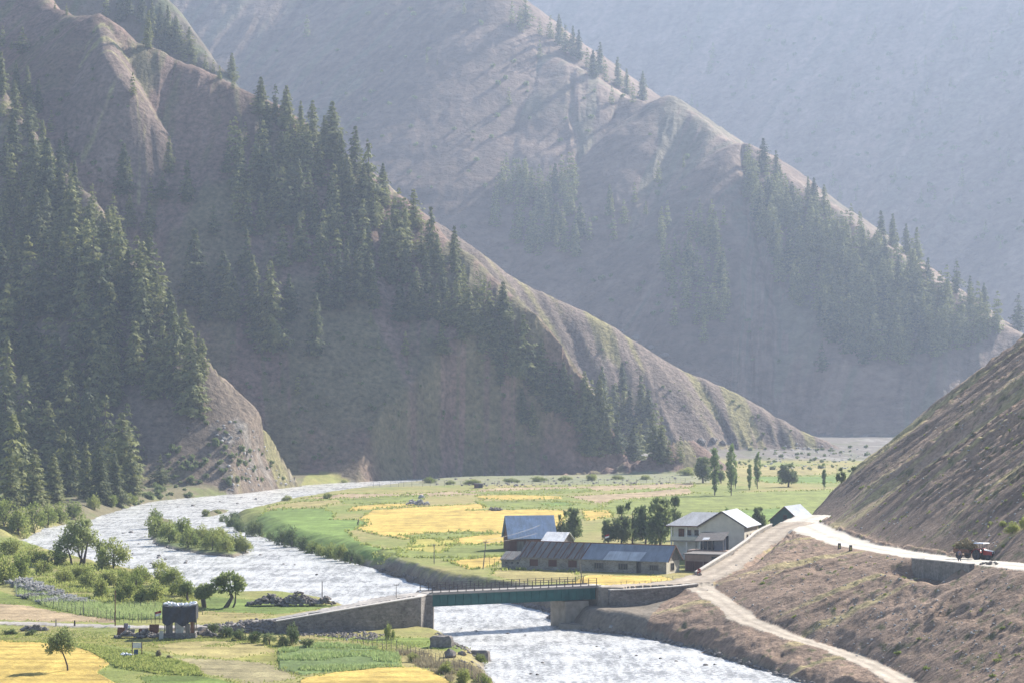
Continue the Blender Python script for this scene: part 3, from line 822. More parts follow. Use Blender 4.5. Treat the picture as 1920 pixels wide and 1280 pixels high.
LOW = """806,548,590 831,562,612 857,522,612 872,610,642 829,608,664 760,617,664 710,626,652 908,514,548 943,529,600 947,551,650 919,566,650 982,588,712 938,654,722 1015,635,702 1040,676,772 1057,680,770 978,727,792 998,753,812
1096,694,772 1129,687,770 1125,702,795 1167,680,735 1202,702,802 1180,731,810 1081,731,812 1110,742,852 1188,797,862 1224,771,862 1158,771,852 1276,815,864 880,540,620 895,560,630 865,570,640 905,590,660 930,600,680 960,610,700 990,640,720 1005,660,740 1025,690,770 1070,700,790 1100,760,850 1140,780,850 1200,790,862 1240,800,866 1255,820,868 1150,720,800 1215,730,830 558,695,738 775,520,590 790,540,600 750,530,600 820,530,600 840,540,610 695,585,612""".split()
HAZYL = """240,-25,30 265,-15,42 285,0,70 300,5,75 315,10,80 330,30,95 335,55,102 355,50,104 365,90,122 385,95,132 400,110,137 412,120,148 200,-15,30 103,0,18 125,5,28 435,100,150 225,-10,40 278,20,90 310,35,100 345,70,115""".split()
CRESTM = """870,0,26 945,-30,40 960,0,44 1000,-20,48 985,-10,50 1012,33,66 1032,26,72 1048,27,82 1074,47,106 1085,55,112 1101,88,128 1125,78,138 1158,106,162 1187,153,192 1205,133,188 1147,160,196 1012,73,108 975,10,60 1060,45,100 1112,95,145 1135,110,152 1175,128,178""".split()
FACEM = """950,284,327 986,292,337 1023,284,362 1041,306,362 997,313,372 921,394,422 954,163,197 1165,317,387 1143,346,402 1088,379,446 1234,299,342 1211,375,402 1282,290,314 1337,405,472 1312,370,400 1346,527,622 1541,640,697 1320,590,640 1060,340,385 1010,350,410 1045,380,440 970,370,420 1000,400,450 1080,420,480 1150,400,450 1170,370,420 1190,340,380 575,25,70 800,95,118 820,110,122 1265,560,610 1240,400,450 1290,440,500 1300,470,530 1355,470,540""".split()
RIGHTM = """1399,270,312 1431,259,322 1455,281,332 1410,300,350 1425,349,422 1462,311,365 1485,341,392 1515,330,390 1526,334,392 1545,345,402 1575,345,375 1596,379,420 1614,399,440 1652,394,462 1674,401,462 1699,420,475 1719,426,492 1530,398,472 1496,394,450 1451,416,480 1496,501,572 1552,460,530 1601,535,642 1592,524,600 1631,591,652 1667,589,655 1699,610,670 1537,557,612 1684,479,540 1740,482,545 1794,486,552 1819,516,570 1845,531,585 1909,550,612
1400,320,370 1440,330,390 1475,350,410 1500,370,430 1555,380,440 1570,410,470 1590,420,480 1620,430,490 1640,440,500 1660,450,510 1520,440,510 1480,440,510 1460,470,530 1560,500,570 1580,470,540 1610,480,540 1630,510,580 1655,520,590 1700,500,560 1720,520,580 1750,510,570 1770,530,590 1790,560,610 1820,570,620 1850,570,615 1870,585,625 1740,560,620 1710,550,620 1680,560,630 1650,560,620 1560,560,640 1590,590,660 1620,610,680 1730,600,660 1765,600,650 1800,600,640 1835,600,640""".split()
def parse(l):
    return [tuple(float(v) for v in s.split(',')) for s in l]
def place_tip(tx, ty, by, hmax=36):
    for k in range(40):
        p = pick(tx, by + k * 3)
        if p is None:
            continue
        h = (by + k * 3 - ty) * p[1] / F
        if h < hmax:
            return p, h
    return None, 0
ZONES = [   # (list, group, phrase, row boundaries in the photo, max height, count as things)
 (NEARL, 'pines on the near left spur', ['top of the left edge wood', 'upper left wood', 'middle of the left wood', 'lower left wood', 'row of the left wood nearest the river'], [290, 480, 600, 745], 50),
 (TOPL, 'pines in the top left corner', ['top left corner', 'sparse slope below the top left crest', 'thick stand under the bare top left slope'], [190, 345], 40),
 (MID, 'pines on the long dark spur', ['crest wood of the long dark spur', 'upper slope of the dark spur', 'middle slope of the dark spur', 'lower slope of the dark spur'], [235, 350, 465], 46),
 (LOW, 'pines low on the dark spur', ['belt halfway down the dark spur', 'belt below the grassy shoulder', 'foot of the spur by the fields'], [620, 725], 40),
 (HAZYL, 'hazy pines behind the top left crest', ['hazy rib behind the top left crest'], [], 26),
 (CRESTM, 'pines on the middle mountain crest', ['hazy crest of the middle mountain'], [], 34),
 (FACEM, 'pines on the middle mountain face', ['shaded face of the middle mountain, upper part', 'shaded face of the middle mountain, lower part'], [365], 30),
 (RIGHTM, 'pines on the middle mountain shoulder', ['top of the right mountain shoulder', 'upper wood on the right mountain shoulder', 'middle wood on the right mountain shoulder', 'lower wood on the right mountain shoulder'], [345, 440, 535], 34),
]
allc = []
for zi, (lst, grp, rows_, cuts, hm) in enumerate(ZONES):
    got = []
    for tx, ty, by in parse(lst):
        p, h = place_tip(tx, ty, by, hm)
        if p is None:
            continue
        r = sum(ty > c for c in cuts)
        got.append((r, tx, ty, p, h))
    for r in range(len(rows_)):
        row = sorted([g for g in got if g[0] == r], key=lambda g: g[1])
        for i, (_, tx, ty, p, h) in enumerate(row):
            key = CON[rnd.randrange(8)]
            sz = 'small' if h < 12 else ('tall' if h > 24 else 'mid-sized')
            form = {'con2': 'slim', 'con5': 'slim', 'con4': 'broad', 'con1': 'broad', 'con3': 'ragged', 'con6': 'ragged'}.get(key, 'dense')
            if (tx, ty) == (380, 635): key, form = 'bare', 'bare-trunked'
            if (tx, ty) == (307, 158): key, form = 'snag', 'thin half-dead'
            lab = '%s %s pine, %s from left on the %s' % (sz, form, ORD[i] if i < 26 else 'last', rows_[r])
            allc.append((lab, grp, key, p, h))
allc = [a for a in allc if a[4] > 3]
# the largest in the picture are things of their own
allc.sort(key=lambda a: -a[4] / a[3][1])
print('CONIFERS', len(allc))
for lab, grp, key, (x, y, z), h in allc[:300]:
    plant(key, (x, y, z - .3), (h + .5) / 20, rnd.uniform(0, 6.28), lab, 'pine tree', grp, rnd.uniform(1.05, 1.5) * (1.15 if h < 15 else 1) * (.85 if h > 32 else 1))
rest = allc[300:]
# scattered fill between them: one mass of small far conifers
FILL = [([(-10, 640), (60, 560), (150, 520), (260, 560), (330, 620), (330, 700), (260, 820), (250, 930), (-10, 950)], 34, 22, 34),
        ([(440, 300), (560, 240), (660, 320), (760, 420), (820, 520), (700, 560), (560, 480), (440, 420)], 45, 14, 26),
        ([(1400, 320), (1480, 380), (1640, 470), (1780, 560), (1880, 620), (1820, 650), (1700, 690), (1600, 660), (1480, 560), (1420, 430)], 380, 17, 30),
        ([(930, 340), (1080, 330), (1110, 470), (1000, 480), (920, 430)], 80, 16, 26), ([(1230, 420), (1360, 420), (1370, 620), (1250, 600)], 60, 14, 24),
        ([(860, 520), (960, 620), (1010, 700), (940, 690), (860, 600)], 18, 10, 18), ([(1080, 760), (1220, 780), (1280, 860), (1120, 850)], 30, 12, 20),
        ([(-10, 330), (140, 380), (150, 520), (-10, 540)], 26, 12, 20)]
fillc = []
for poly, n, h0, h1 in FILL:
    xs_, ys_ = [p[0] for p in poly], [p[1] for p in poly]
    k = 0
    while k < n:
        x, y = rnd.uniform(min(xs_), max(xs_)), rnd.uniform(min(ys_), max(ys_))
        if inpoly(np.array([x]), np.array([y]), poly)[0]:
            p = pick(x, y)
            if p:
                fillc.append((p, rnd.uniform(h0, h1)))
            k += 1
for _ in range(60):      # sparse far trees on the pale mountain
    x, y = rnd.uniform(1250, 1920), rnd.uniform(20, 480)
    p = pick(x, y)
    if p and p[1] > 2300:
        fillc.append((p, rnd.uniform(9, 24)))
VS, TS, off = [], [], 0
def mass(name, items, label, material, source, cat, baseh):
    V = []
    for (p, h) in items:
        Q = source[rnd.randrange(len(source))]
        s = h / baseh
        a = rnd.uniform(0, 6.28)
        ca, sa = math.cos(a) * s, math.sin(a) * s
        V.append(np.stack([Q[:, 0] * ca - Q[:, 1] * sa + p[0], Q[:, 0] * sa + Q[:, 1] * ca + p[1], Q[:, 2] * s + p[2] - .3], 1))
    V = np.concatenate(V)
    o = obj(name, tri_mesh(name, V, np.arange(len(V)).reshape(-1, 3), M[material]))
    tag(o, label, cat, None, 'stuff')
    return o
LOWC = [conifer_crown(20, R, 90 + i, .9, .02, .25, .55) for i, R in enumerate((4.2, 4.8, 3.8))]
mass('forest', fillc + [(a[3], a[4]) for a in rest], 'thin scatter of further pines filling the gaps in the woods', 'pine_needles', LOWC, 'forest', 20)
# low scrub dotted over the dry slopes
SC_ = []
for poly, n, s0, s1 in [([(330, 20), (900, 20), (1240, 220), (1380, 420), (1500, 760), (1200, 600), (880, 440), (640, 240)], 130, 3, 6), ([(1260, 60), (1920, 10), (1920, 520), (1500, 320)], 110, 4, 9),
                        ([(60, 60), (180, 60), (330, 340), (200, 440), (130, 300)], 26, 1.5, 3), ([(420, 620), (900, 640), (1060, 860), (560, 880), (450, 760)], 60, 1.2, 2.8),
                        ([(380, 760), (440, 790), (540, 900), (330, 930), (300, 860)], 50, 1.2, 2.6), ([(1100, 640), (1500, 800), (1440, 860), (1300, 830)], 40, 1, 2.2), ([(1400, 842), (1640, 838), (1600, 885), (1320, 885)], 50, 1, 2.8), ([(300, 880), (420, 800), (540, 900), (280, 945)], 40, 1.5, 3.5), ([(220, 935), (280, 925), (400, 925), (250, 948)], 22, 1.5, 3)]:
    xs_, ys_ = [p[0] for p in poly], [p[1] for p in poly]
    for _ in range(n * 2):
        x, y = rnd.uniform(min(xs_), max(xs_)), rnd.uniform(min(ys_), max(ys_))
        if inpoly(np.array([x]), np.array([y]), poly)[0]:
            p = pick(x, y)
            if p: SC_.append((p, rnd.uniform(s0, s1)))
def lobeset(seed, n, R, hz, spread=.55):
    g = random.Random(seed)
    return [(0, 0, hz * .50, R * .62, hz * .46)] + [(R * g.uniform(.5, 1.1) * spread * 1.3 * math.cos(a), R * g.uniform(.5, 1.1) * spread * 1.3 * math.sin(a), hz * g.uniform(.16, .66), R * g.uniform(.26, .46), hz * g.uniform(.18, .36)) for a in [g.uniform(0, 6.28) for _ in range(n)]]
def raw(me):
    a = np.empty(len(me.vertices) * 3, np.float32)
    me.vertices.foreach_get('co', a)
    return a.reshape(-1, 3)
scr = [raw(crown_mesh('scrub', lobeset(i, 4, .6, .8), 160, .22, 'dark_leaves', i)) for i in range(3)]
mass('scrub', SC_, 'low dark scrub dotted over the dry mountain slopes', 'dark_leaves', scr, 'scrub', 1)
tufts = []
for _ in range(900):
    x, y = rnd.uniform(1380, 1925), rnd.uniform(620, 1279)
    p = pick(x, y)
    if p and p[1] < 540 and p[2] > 1 and noise(np.array([(p[1] + .35 * p[0]) / 7]), np.array([p[0] / 14]), 5)[0] > .0:
        c = int(np.searchsorted(pxs, x)); r = int(np.searchsorted(rows, p[1]))
        if ROAD[min(r, NR - 1), c] == 0:
            tufts.append((p, rnd.uniform(.25, .8)))
scr2 = [raw(crown_mesh('scrub', lobeset(20 + i, 4, .6, .6), 110, .25, 'shrub_leaves', 20 + i)) for i in range(3)]
mass('dry_scrub', tufts, 'yellowish scrub tufts on the stony slope by the road', 'shrub_leaves', scr2, 'scrub', 1)

# shrubs, willows, poplars: drawn 1 unit tall
def shrub_kind(key, matn, seed, R=.66, n=1700, size=.07, name='shrub'):
    lob = lobeset(seed, 7, R, 1.0)
    cm = crown_mesh('foliage', lob, n, size, matn, seed)
    g = random.Random(seed)
    st = [([(0, 0, -.1), (g.uniform(-.1, .1), g.uniform(-.1, .1), .3), (g.uniform(-.35, .35), g.uniform(-.3, .3), .7)], [.02, .016, .006]) for _ in range(5)]
    kindof(key, name, [('stem', trunk_mesh('stem', *st[0], 5, st[1:])), ('foliage', cm)])
for i in range(4):
    shrub_kind('shrub%d' % i, 'shrub_leaves', 100 + i)
    shrub_kind('dshrub%d' % i, 'dark_leaves', 110 + i, .6)
def tree_kind(key, matn, seed, lobes, n, size, trunk, limbs, name, up=.2):
    cm = crown_mesh('crown', lobes, n, size, matn, seed, 1, up)
    kindof(key, name, [('trunk', trunk_mesh('trunk', *trunk, 7, limbs)), ('crown', cm)])
tree_kind('willow', 'willow_leaves', 201, [(0, 0, .66, .30, .32), (-.36, 0, .55, .26, .26), (.36, .05, .5, .24, .24), (.15, 0, .85, .16, .14), (-.25, 0, .8, .18, .16), (.1, -.3, .55, .3, .28), (-.15, .3, .5, .3, .28), (.58, 0, .38, .2, .2), (-.6, 0, .38, .2, .22)], 3600, .055,
          ([(-.25, 0, -.05), (-.30, 0, .15), (-.42, 0, .4)], [.035, .03, .012]), [([(.08, 0, -.05), (.10, 0, .15), (.2, 0, .5)], [.05, .04, .015]), ([(.08, 0, .05), (-.05, 0, .2), (-.15, .1, .5)], [.03, .03, .012]), ([(-.05, 0, -.05), (0, 0, .1), (.05, .05, .4)], [.03, .03, .012])], 'willow_tree', .3)
tree_kind('pollard', 'willow_leaves', 202, [(0, 0, .70, .30, .28), (-.22, 0, .62, .22, .22), (.22, 0, .66, .22, .24), (0, .2, .6, .22, .2), (.12, -.15, .82, .16, .16)], 2300, .085,
          ([(-.1, 0, -.05), (0, 0, .12), (.1, 0, .3), (.0, 0, .6)], [.07, .06, .05, .015]), [([(.1, 0, -.05), (.18, 0, .15), (.2, 0, .5)], [.03, .025, .01])], 'willow_tree', .9)
tree_kind('stump willow', 'willow_leaves', 203, [(0, 0, .66, .26, .30), (-.12, 0, .6, .22, .24), (.14, 0, .7, .2, .24)], 1500, .09, ([(.02, 0, -.05), (.0, 0, .2), (-.04, 0, .42), (0, 0, .7)], [.10, .09, .09, .02]), [], 'willow_tree', 1.0)
tree_kind('lone', 'willow_leaves', 204, [(-.10, 0, .66, .26, .26), (-.26, 0, .60, .2, .2), (.08, 0, .62, .2, .22), (-.1, .1, .8, .18, .16), (-.34, 0, .48, .1, .12)], 1900, .042,
          ([(.06, 0, -.02), (.05, 0, .12), (.0, 0, .28), (-.06, 0, .42), (-.1, 0, .7)], [.022, .02, .017, .014, .006]), [([(-.05, 0, .4), (-.2, 0, .5), (-.3, 0, .6)], [.01, .008, .004])], 'willow_tree', .1)
for i in range(3):
    g = random.Random(300 + i)
    w = (.085, .11, .075)[i]
    lob = [(g.uniform(-.02, .02), g.uniform(-.02, .02), .14 + .8 * k / 11, w * (.65 + .5 * math.sin(3.0 * (k + .8) / 12.5)) * g.uniform(.65, 1.15), .075) for k in range(12)]
    tree_kind('poplar%d' % i, 'poplar_leaves', 300 + i, lob, 2000, .036, ([(0, 0, -.02), (0, 0, .4), (0, 0, .95)], [.014, .011, .003]), [], 'poplar_tree', 1.2)
for i in range(4):
    g = random.Random(330 + i)
    lob = [(0, 0, .45, .20, .32), (-.17, 0, .40, .16, .26), (.17, .05, .44, .16, .28), (.05, -.12, .34, .18, .26)] + [(g.uniform(-.22, .22), g.uniform(-.1, .1), g.uniform(.55, .88), g.uniform(.07, .13), g.uniform(.08, .15)) for _ in range(7)]
    tree_kind('yard%d' % i, 'dark_leaves', 330 + i, lob, 3000, .055, ([(0, 0, -.03), (.02, 0, .3), (0, 0, .8)], [.03, .025, .008]), [([(.02, 0, .2), (.14, 0, .5)], [.014, .005]), ([(.0, 0, .25), (-.14, .05, .55)], [.014, .005])], 'broadleaf_tree', .7)

def shrub_row(items, fmt, group, keys, cat='shrub'):
    """items: (px, foot y, width px, height px, description)"""
    for i, it in enumerate(items):
        px, py, w, h, d = it
        p = pick(px, py)
        if p is None: continue
        hh = h * p[1] / F
        if 'island' in d: hh *= 1.25; w *= 1.35
        if cat == 'shrub' and 'thicket' in d: hh *= 1.25; w *= 1.35
        ww = w * p[1] / F / 1.5
        key = keys[i % len(keys)]
        plant(key, (p[0], p[1], p[2] - .1), hh, rnd.uniform(0, 6.28), d, cat, group, ww / hh)
DS, SH = ['dshrub0', 'dshrub1', 'dshrub2', 'dshrub3'], ['shrub0', 'shrub1', 'shrub2', 'shrub3']
def series(tmpl, items):
    return [(a, b, c, d, tmpl % ORD[i]) for i, (a, b, c, d) in enumerate(items)]
shrub_row(series('bush on the long island, %s from its left end', [(288, 985, 30, 30), (292, 1004, 40, 34), (318, 1016, 44, 36), (345, 1010, 40, 36), (352, 1026, 44, 34), (375, 1018, 40, 32), (398, 1030, 44, 34), (412, 1018, 36, 28), (425, 1034, 40, 32), (444, 1030, 38, 30), (460, 1034, 28, 22)]), '', 'bushes on the river island', SH)
shrub_row(series('dark bush by the water at the field corner, %s from left', [(418, 985, 30, 26), (438, 995, 44, 36), (452, 1004, 44, 36), (474, 1010, 40, 38), (486, 1006, 30, 34), (440, 975, 30, 20)]), '', 'dark bushes at the field corner', DS)
shrub_row(series('bush in the hedge along the green field bank, %s from left', [(506, 1018, 28, 26), (530, 1025, 44, 42), (548, 1030, 44, 50), (566, 1036, 40, 34), (585, 1042, 40, 34), (602, 1045, 36, 30), (620, 1050, 44, 36), (640, 1053, 40, 38), (658, 1056, 40, 32), (674, 1058, 32, 26)]), '', 'hedge bushes on the river bank', DS + SH)
shrub_row(series('round bush on the far bank meadow, %s from left', [(612, 934, 24, 14), (645, 906, 16, 10), (538, 938, 26, 12), (385, 964, 20, 12), (408, 962, 18, 9), (806, 905, 34, 14), (845, 908, 24, 10), (888, 908, 44, 12), (960, 904, 40, 10), (1010, 902, 40, 12), (1060, 900, 34, 10), (1110, 900, 36, 14), (1160, 898, 30, 10), (1210, 898, 30, 10), (1290, 890, 50, 16)]), '', 'bushes along the far bank', SH)
shrub_row(series('shrub at the water meadow under the pines, %s from left', [(8, 985, 66, 56), (34, 1002, 70, 60), (64, 998, 66, 60), (90, 986, 44, 46), (178, 955, 36, 32), (138, 970, 54, 36), (112, 978, 50, 40), (210, 950, 40, 26), (240, 945, 40, 24), (20, 1040, 60, 40), (5, 1095, 70, 60), (38, 1085, 60, 56), (60, 1060, 50, 40)]), '', 'shrubs beside the left water meadow', SH)
shrub_row(series('green shrub in the thicket beyond the wire fence, %s from left', [(105, 1060, 46, 32), (80, 1075, 40, 24), (120, 1090, 40, 24), (150, 1085, 44, 24), (170, 1100, 44, 28), (188, 1120, 34, 36), (212, 1066, 60, 50), (205, 1095, 44, 24), (230, 1128, 40, 44), (235, 1100, 40, 34), (255, 1115, 40, 40), (262, 1092, 40, 30), (290, 1130, 50, 42), (298, 1075, 30, 26), (305, 1095, 46, 34), (325, 1100, 40, 34), (340, 1116, 40, 34), (350, 1122, 34, 30), (270, 1130, 34, 28)]), '', 'shrubs beyond the wire fence', SH)
shrub_row(series('dark shrub against the stony bank below the approach road, %s from left', [(402, 1188, 40, 26), (425, 1194, 44, 26), (450, 1200, 44, 26), (478, 1204, 40, 24), (505, 1208, 44, 28), (530, 1210, 36, 26), (548, 1208, 40, 46), (575, 1212, 40, 18), (60, 1190, 36, 14), (20, 1188, 40, 12)]), '', 'dark shrubs below the approach road', DS)
shrub_row(series('low green bush near the bottom fence, %s from left', [(728, 1198, 28, 34), (775, 1240, 30, 22), (838, 1262, 40, 26), (870, 1282, 44, 34), (905, 1290, 50, 34), (900, 1240, 36, 18), (1898, 998, 40, 24), (1880, 985, 22, 12), (1920, 990, 30, 26)]), '', 'low bushes near the bottom fence', SH)
def tree_at(key, px, py, h, label, cat, group=None, w=1.0, rz=None, depth=None):
    p = pick(px, py)
    plant(key, (p[0], p[1], p[2] - .1), h * p[1] / F, rnd.uniform(0, 6.28) if rz is None else rz, label, cat, group, w)
tree_at('willow', 152, 1058, 90, 'wide spreading willow with several dark stems on the river meadow', 'willow', None, .72, 0)
tree_at('pollard', 428, 1138, 68, 'leaning willow alone on the grass next to the stone heap', 'willow', None, 1.05, 0)
tree_at('stump willow', 382, 1138, 46, 'small thick-trunked willow right behind the tarpaulin hut', 'willow', None, 1.1, 0)
tree_at('pollard', 352, 1128, 40, 'low bushy willow at the left of the thick-trunked willow', 'willow', None, 1.0, 2)
tree_at('lone', 122, 1256, 86, 'slender crooked young tree standing in the golden field', 'tree', None, 1.0, 0)
for i, (px, py, h, w) in enumerate([(1340, 928, 88, 1.0), (1371, 928, 95, .8), (1379, 915, 48, .9), (1405, 918, 48, 1.0), (1420, 916, 68, .8), (1545, 918, 50, .9)]):
    tree_at('poplar%d' % (i % 3), px, py, h, ['thick ivy-clad poplar, leftmost of the poplar row in the fields', 'tallest thin poplar of the row in the fields', 'short poplar touching the tallest poplar', 'short poplar fourth in the field row', 'bent-topped poplar at the right of the field row', 'small bare-topped poplar near the slope at the field edge'][i], 'poplar', 'poplars in the field', w)
tree_at('yard0', 1318, 905, 50, 'round grey-green tree behind the ivy-clad poplar', 'tree', None, 1.3)
tree_at('yard1', 1352, 905, 36, 'smaller rounded tree at the right of the ivy-clad poplar', 'tree', None, 1.0)
tree_at('yard2', 1478, 912, 44, 'square-crowned tree standing alone in the green field', 'tree', None, 1.5)
tree_at('yard3', 1577, 905, 30, 'small tree at the top edge of the bare slope', 'tree', None, 1.0)
for px, py, h, w, lab, key in [(1075, 1018, 72, .95, 'bushy grey tree right of the blue-roofed barn', 'yard0'), (1054, 1014, 62, .6, 'slim tree between the blue-roofed barn and the grey tree', 'yard1'),
                               (1140, 1018, 50, .9, 'lowest rounded tree left of the yard grove', 'yard2'), (1165, 1018, 76, .9, 'pale leafy tree in the yard grove behind the stone house', 'yard3'), (1186, 1016, 80, .75, 'tall tree with a pointed top in the yard grove', 'yard1'),
                               (1210, 1020, 78, .9, 'dark tree left of the biggest tree in the grove', 'yard2'), (1238, 1024, 98, 1.0, 'biggest darkest tree in the grove beside the pillared house', 'yard0'), (1266, 1010, 84, .7, 'pointed tree leaning over the corner of the pillared house', 'yard3'),
                               (1020, 1008, 40, .45, 'tiny slender tree before the blue barn roof', 'poplar0'), (1029, 1008, 30, .6, 'shortest sapling before the blue barn roof', 'poplar2'),
                               (1364, 1034, 88, .85, 'narrow bright green poplar before the pillared house gable', 'poplar1'), (1380, 1032, 44, .9, 'pale shrubby tree right of the gable poplar', 'yard1'), (1424, 996, 50, .9, 'small dark tree between the white roof and the road', 'yard2'), (1412, 1000, 32, .9, 'shrubby tree under the white roof edge', 'yard3')]:
    pz = WZ(px, py, 3.4)
    plant(key, (pz[0], pz[1], zat(pz[0], pz[1]) - .2), h * pz[1] / F, rnd.uniform(0, 6), lab, 'tree', 'trees around the farm houses', w)

# grass, reeds and crops on the near bank, dry stems along the wire fences
def blades(name, poly, n, h0, h1, wd, material, label, zp=1.7, dens=None):
    xs_, ys_ = [p[0] for p in poly], [p[1] for p in poly]
    px = nr.uniform(min(xs_), max(xs_), n * 3)
    py = nr.uniform(min(ys_), max(ys_), n * 3)
    k = inpoly(px, py, poly)
    px, py = px[k][:n], py[k][:n]
    Y = (H - zp) * F / (py - HY)
    X = (px - CX) * Y / F
    if dens is not None:
        kk = noise(X / dens, Y / dens, 66) > -.1
        X, Y = X[kk], Y[kk]
    r = np.clip(np.interp(Y, rows, np.arange(NR)), 0, NR - 1).astype(int)
    c = np.clip(np.interp(CX + X * F / Y, pxs, np.arange(NC)), 0, NC - 1).astype(int)
    Z = ZZ[r, c]
    ok = (ROAD[r, c] == 0) & (RIV[r, c] > .8)
    X, Y, Z = X[ok], Y[ok], Z[ok]
    m = len(X)
    P = np.stack([X, Y, Z - .05], 1)
    D = np.stack([nr.normal(size=m) * .25, nr.normal(size=m) * .25, np.ones(m)], 1)
    L = nr.uniform(h0, h1, m)
    V = sprays(P, D, L, np.full(m, wd), 2)
    o = obj(name, tri_mesh(name, V, np.arange(len(V)).reshape(-1, 3), M[material]))
    tag(o, label, name.replace('_', ' '), None, 'stuff')
blades('reeds', [(520, 1222), (600, 1206), (700, 1216), (745, 1226), (755, 1250), (680, 1256), (570, 1268), (522, 1254)], 7000, .25, .7, .16, 'reeds', 'pale green reed bed by the golden field', dens=5)
edge = []
for c_, zp_, hh_, poly_ in FIELDS:
    for (x0_, y0_), (x1_, y1_) in zip(poly_, poly_[1:] + poly_[:1]):
        n_ = int(math.hypot(x1_ - x0_, (y1_ - y0_) * 4) / 3)
        for i_ in range(n_):
            if rnd.random() < (.5 if y0_ < 1100 else .28) and -20 < x0_ + (x1_ - x0_) * i_ / n_ < 1940:
                edge.append(WZ(x0_ + (x1_ - x0_) * i_ / n_ + rnd.gauss(0, 1.5), y0_ + (y1_ - y0_) * i_ / n_ + rnd.gauss(0, .5), zp_))
EP = []
for x, y, z in edge:
    if y < 1150 and zat(x, y) > 1:
        for _ in range(3): EP.append((x + rnd.gauss(0, .3), y + rnd.gauss(0, .4), zat(x, y) - .05))
EP = np.array(EP); k_ = len(EP)
V = sprays(EP, np.tile(np.array([[0, 0, 1.0]]), (k_, 1)), np.where(EP[:, 1] < 420, nr.uniform(.12, .38, k_), nr.uniform(.25, .8, k_)), np.where(EP[:, 1] < 420, .2, .5), 2)
tag(obj('field_margins', tri_mesh('field_margins', V, np.arange(len(V)).reshape(-1, 3), M['shrub_leaves'])), 'rank grass growing along the margins of the fields', 'grass', None, 'stuff')
blades('leafy_crop', [(135, 1210), (180, 1212), (240, 1224), (300, 1234), (370, 1250), (380, 1268), (300, 1264), (220, 1254), (176, 1228)], 6000, .25, .5, .22, 'shrub_leaves', 'leafy green crop strip beside the golden field')
blades('dry_weeds', [(740, 1222), (800, 1226), (870, 1240), (935, 1262), (945, 1300), (890, 1310), (830, 1268), (780, 1248)], 6500, .4, 1.1, .10, 'dry_stems', 'dry grey weeds along the bottom wire fence', dens=3)
blades('dry_weeds', [(28, 1098), (80, 1108), (150, 1128), (220, 1136), (300, 1132), (310, 1160), (215, 1160), (150, 1150), (80, 1134), (30, 1114)], 8000, .4, 1.2, .12, 'reeds', 'tall rank grass along the curved wire fence')
blades('grass', [(0, 1015), (60, 1020), (230, 1070), (350, 1112), (380, 1140), (300, 1150), (200, 1130), (60, 1095), (0, 1090)], 16000, .3, .8, .22, 'shrub_leaves', 'rough green meadow grass between the shrubs', dens=5)
blades('grass_verge', [(0, 1176), (540, 1196), (780, 1200), (860, 1205), (700, 1230), (520, 1215), (300, 1215), (0, 1205)], 9000, .12, .3, .14, 'shrub_leaves', 'short grass along the foot of the road bank', dens=4)
# ---------------------------------------------------------------- built things
class MB:
    def __init__(s): s.v, s.f = [], []
    def quad(s, *p):
        b = len(s.v); s.v += [tuple(q) for q in p]; s.f.append(tuple(range(b, b + len(p)))); return s
    def hexa(s, lo, hi):            # two quads of four corners
        b = len(s.v); s.v += [tuple(q) for q in lo] + [tuple(q) for q in hi]
        s.f += [(b + 3, b + 2, b + 1, b), (b + 4, b + 5, b + 6, b + 7)] + [(b + i, b + (i + 1) % 4, b + 4 + (i + 1) % 4, b + 4 + i) for i in range(4)]
        return s
    def box(s, x0, x1, y0, y1, z0, z1):
        return s.hexa([(x0, y0, z0), (x1, y0, z0), (x1, y1, z0), (x0, y1, z0)], [(x0, y0, z1), (x1, y0, z1), (x1, y1, z1), (x0, y1, z1)])
    def bar(s, a, b, w, h=None):
        a, b = Vector(a), Vector(b); h = h or w
        t = (b - a).normalized()
        u = t.cross(Vector((0, 0, 1)))
        u = Vector((1, 0, 0)) if u.length < 1e-3 else u.normalized()
        k = u.cross(t)
        c = [(-1, -1), (1, -1), (1, 1), (-1, 1)]
        return s.hexa([a + u * (i * w / 2) + k * (j * h / 2) for i, j in c], [b + u * (i * w / 2) + k * (j * h / 2) for i, j in c])
    def tube(s, pts, rad, seg=8):
        b = len(s.v); n = len(pts)
        for i, p in enumerate(pts):
            p = Vector(p); t = (Vector(pts[min(i + 1, n - 1)]) - Vector(pts[max(i - 1, 0)])).normalized()
            u = t.orthogonal().normalized(); w = t.cross(u)
            r = rad[i] if isinstance(rad, (list, tuple)) else rad
            for k in range(seg):
                a = 6.28319 * k / seg
                s.v.append(tuple(p + (u * math.cos(a) + w * math.sin(a)) * r))
        for i in range(n - 1):
            for k in range(seg):
                k2 = (k + 1) % seg
                s.f.append((b + i * seg + k, b + i * seg + k2, b + (i + 1) * seg + k2, b + (i + 1) * seg + k))
        s.f.append(tuple(b + k for k in range(seg))[::-1]); s.f.append(tuple(b + (n - 1) * seg + k for k in range(seg)))
        return s
    def build(s, name, m, parent=None, loc=None, smooth=False):
        me = bpy.data.meshes.new(name); me.from_pydata(s.v, [], s.f); me.update()
        me.materials.append(M[m])
        if smooth: me.polygons.foreach_set('use_smooth', [True] * len(me.polygons))
        return obj(name, me, parent, loc)
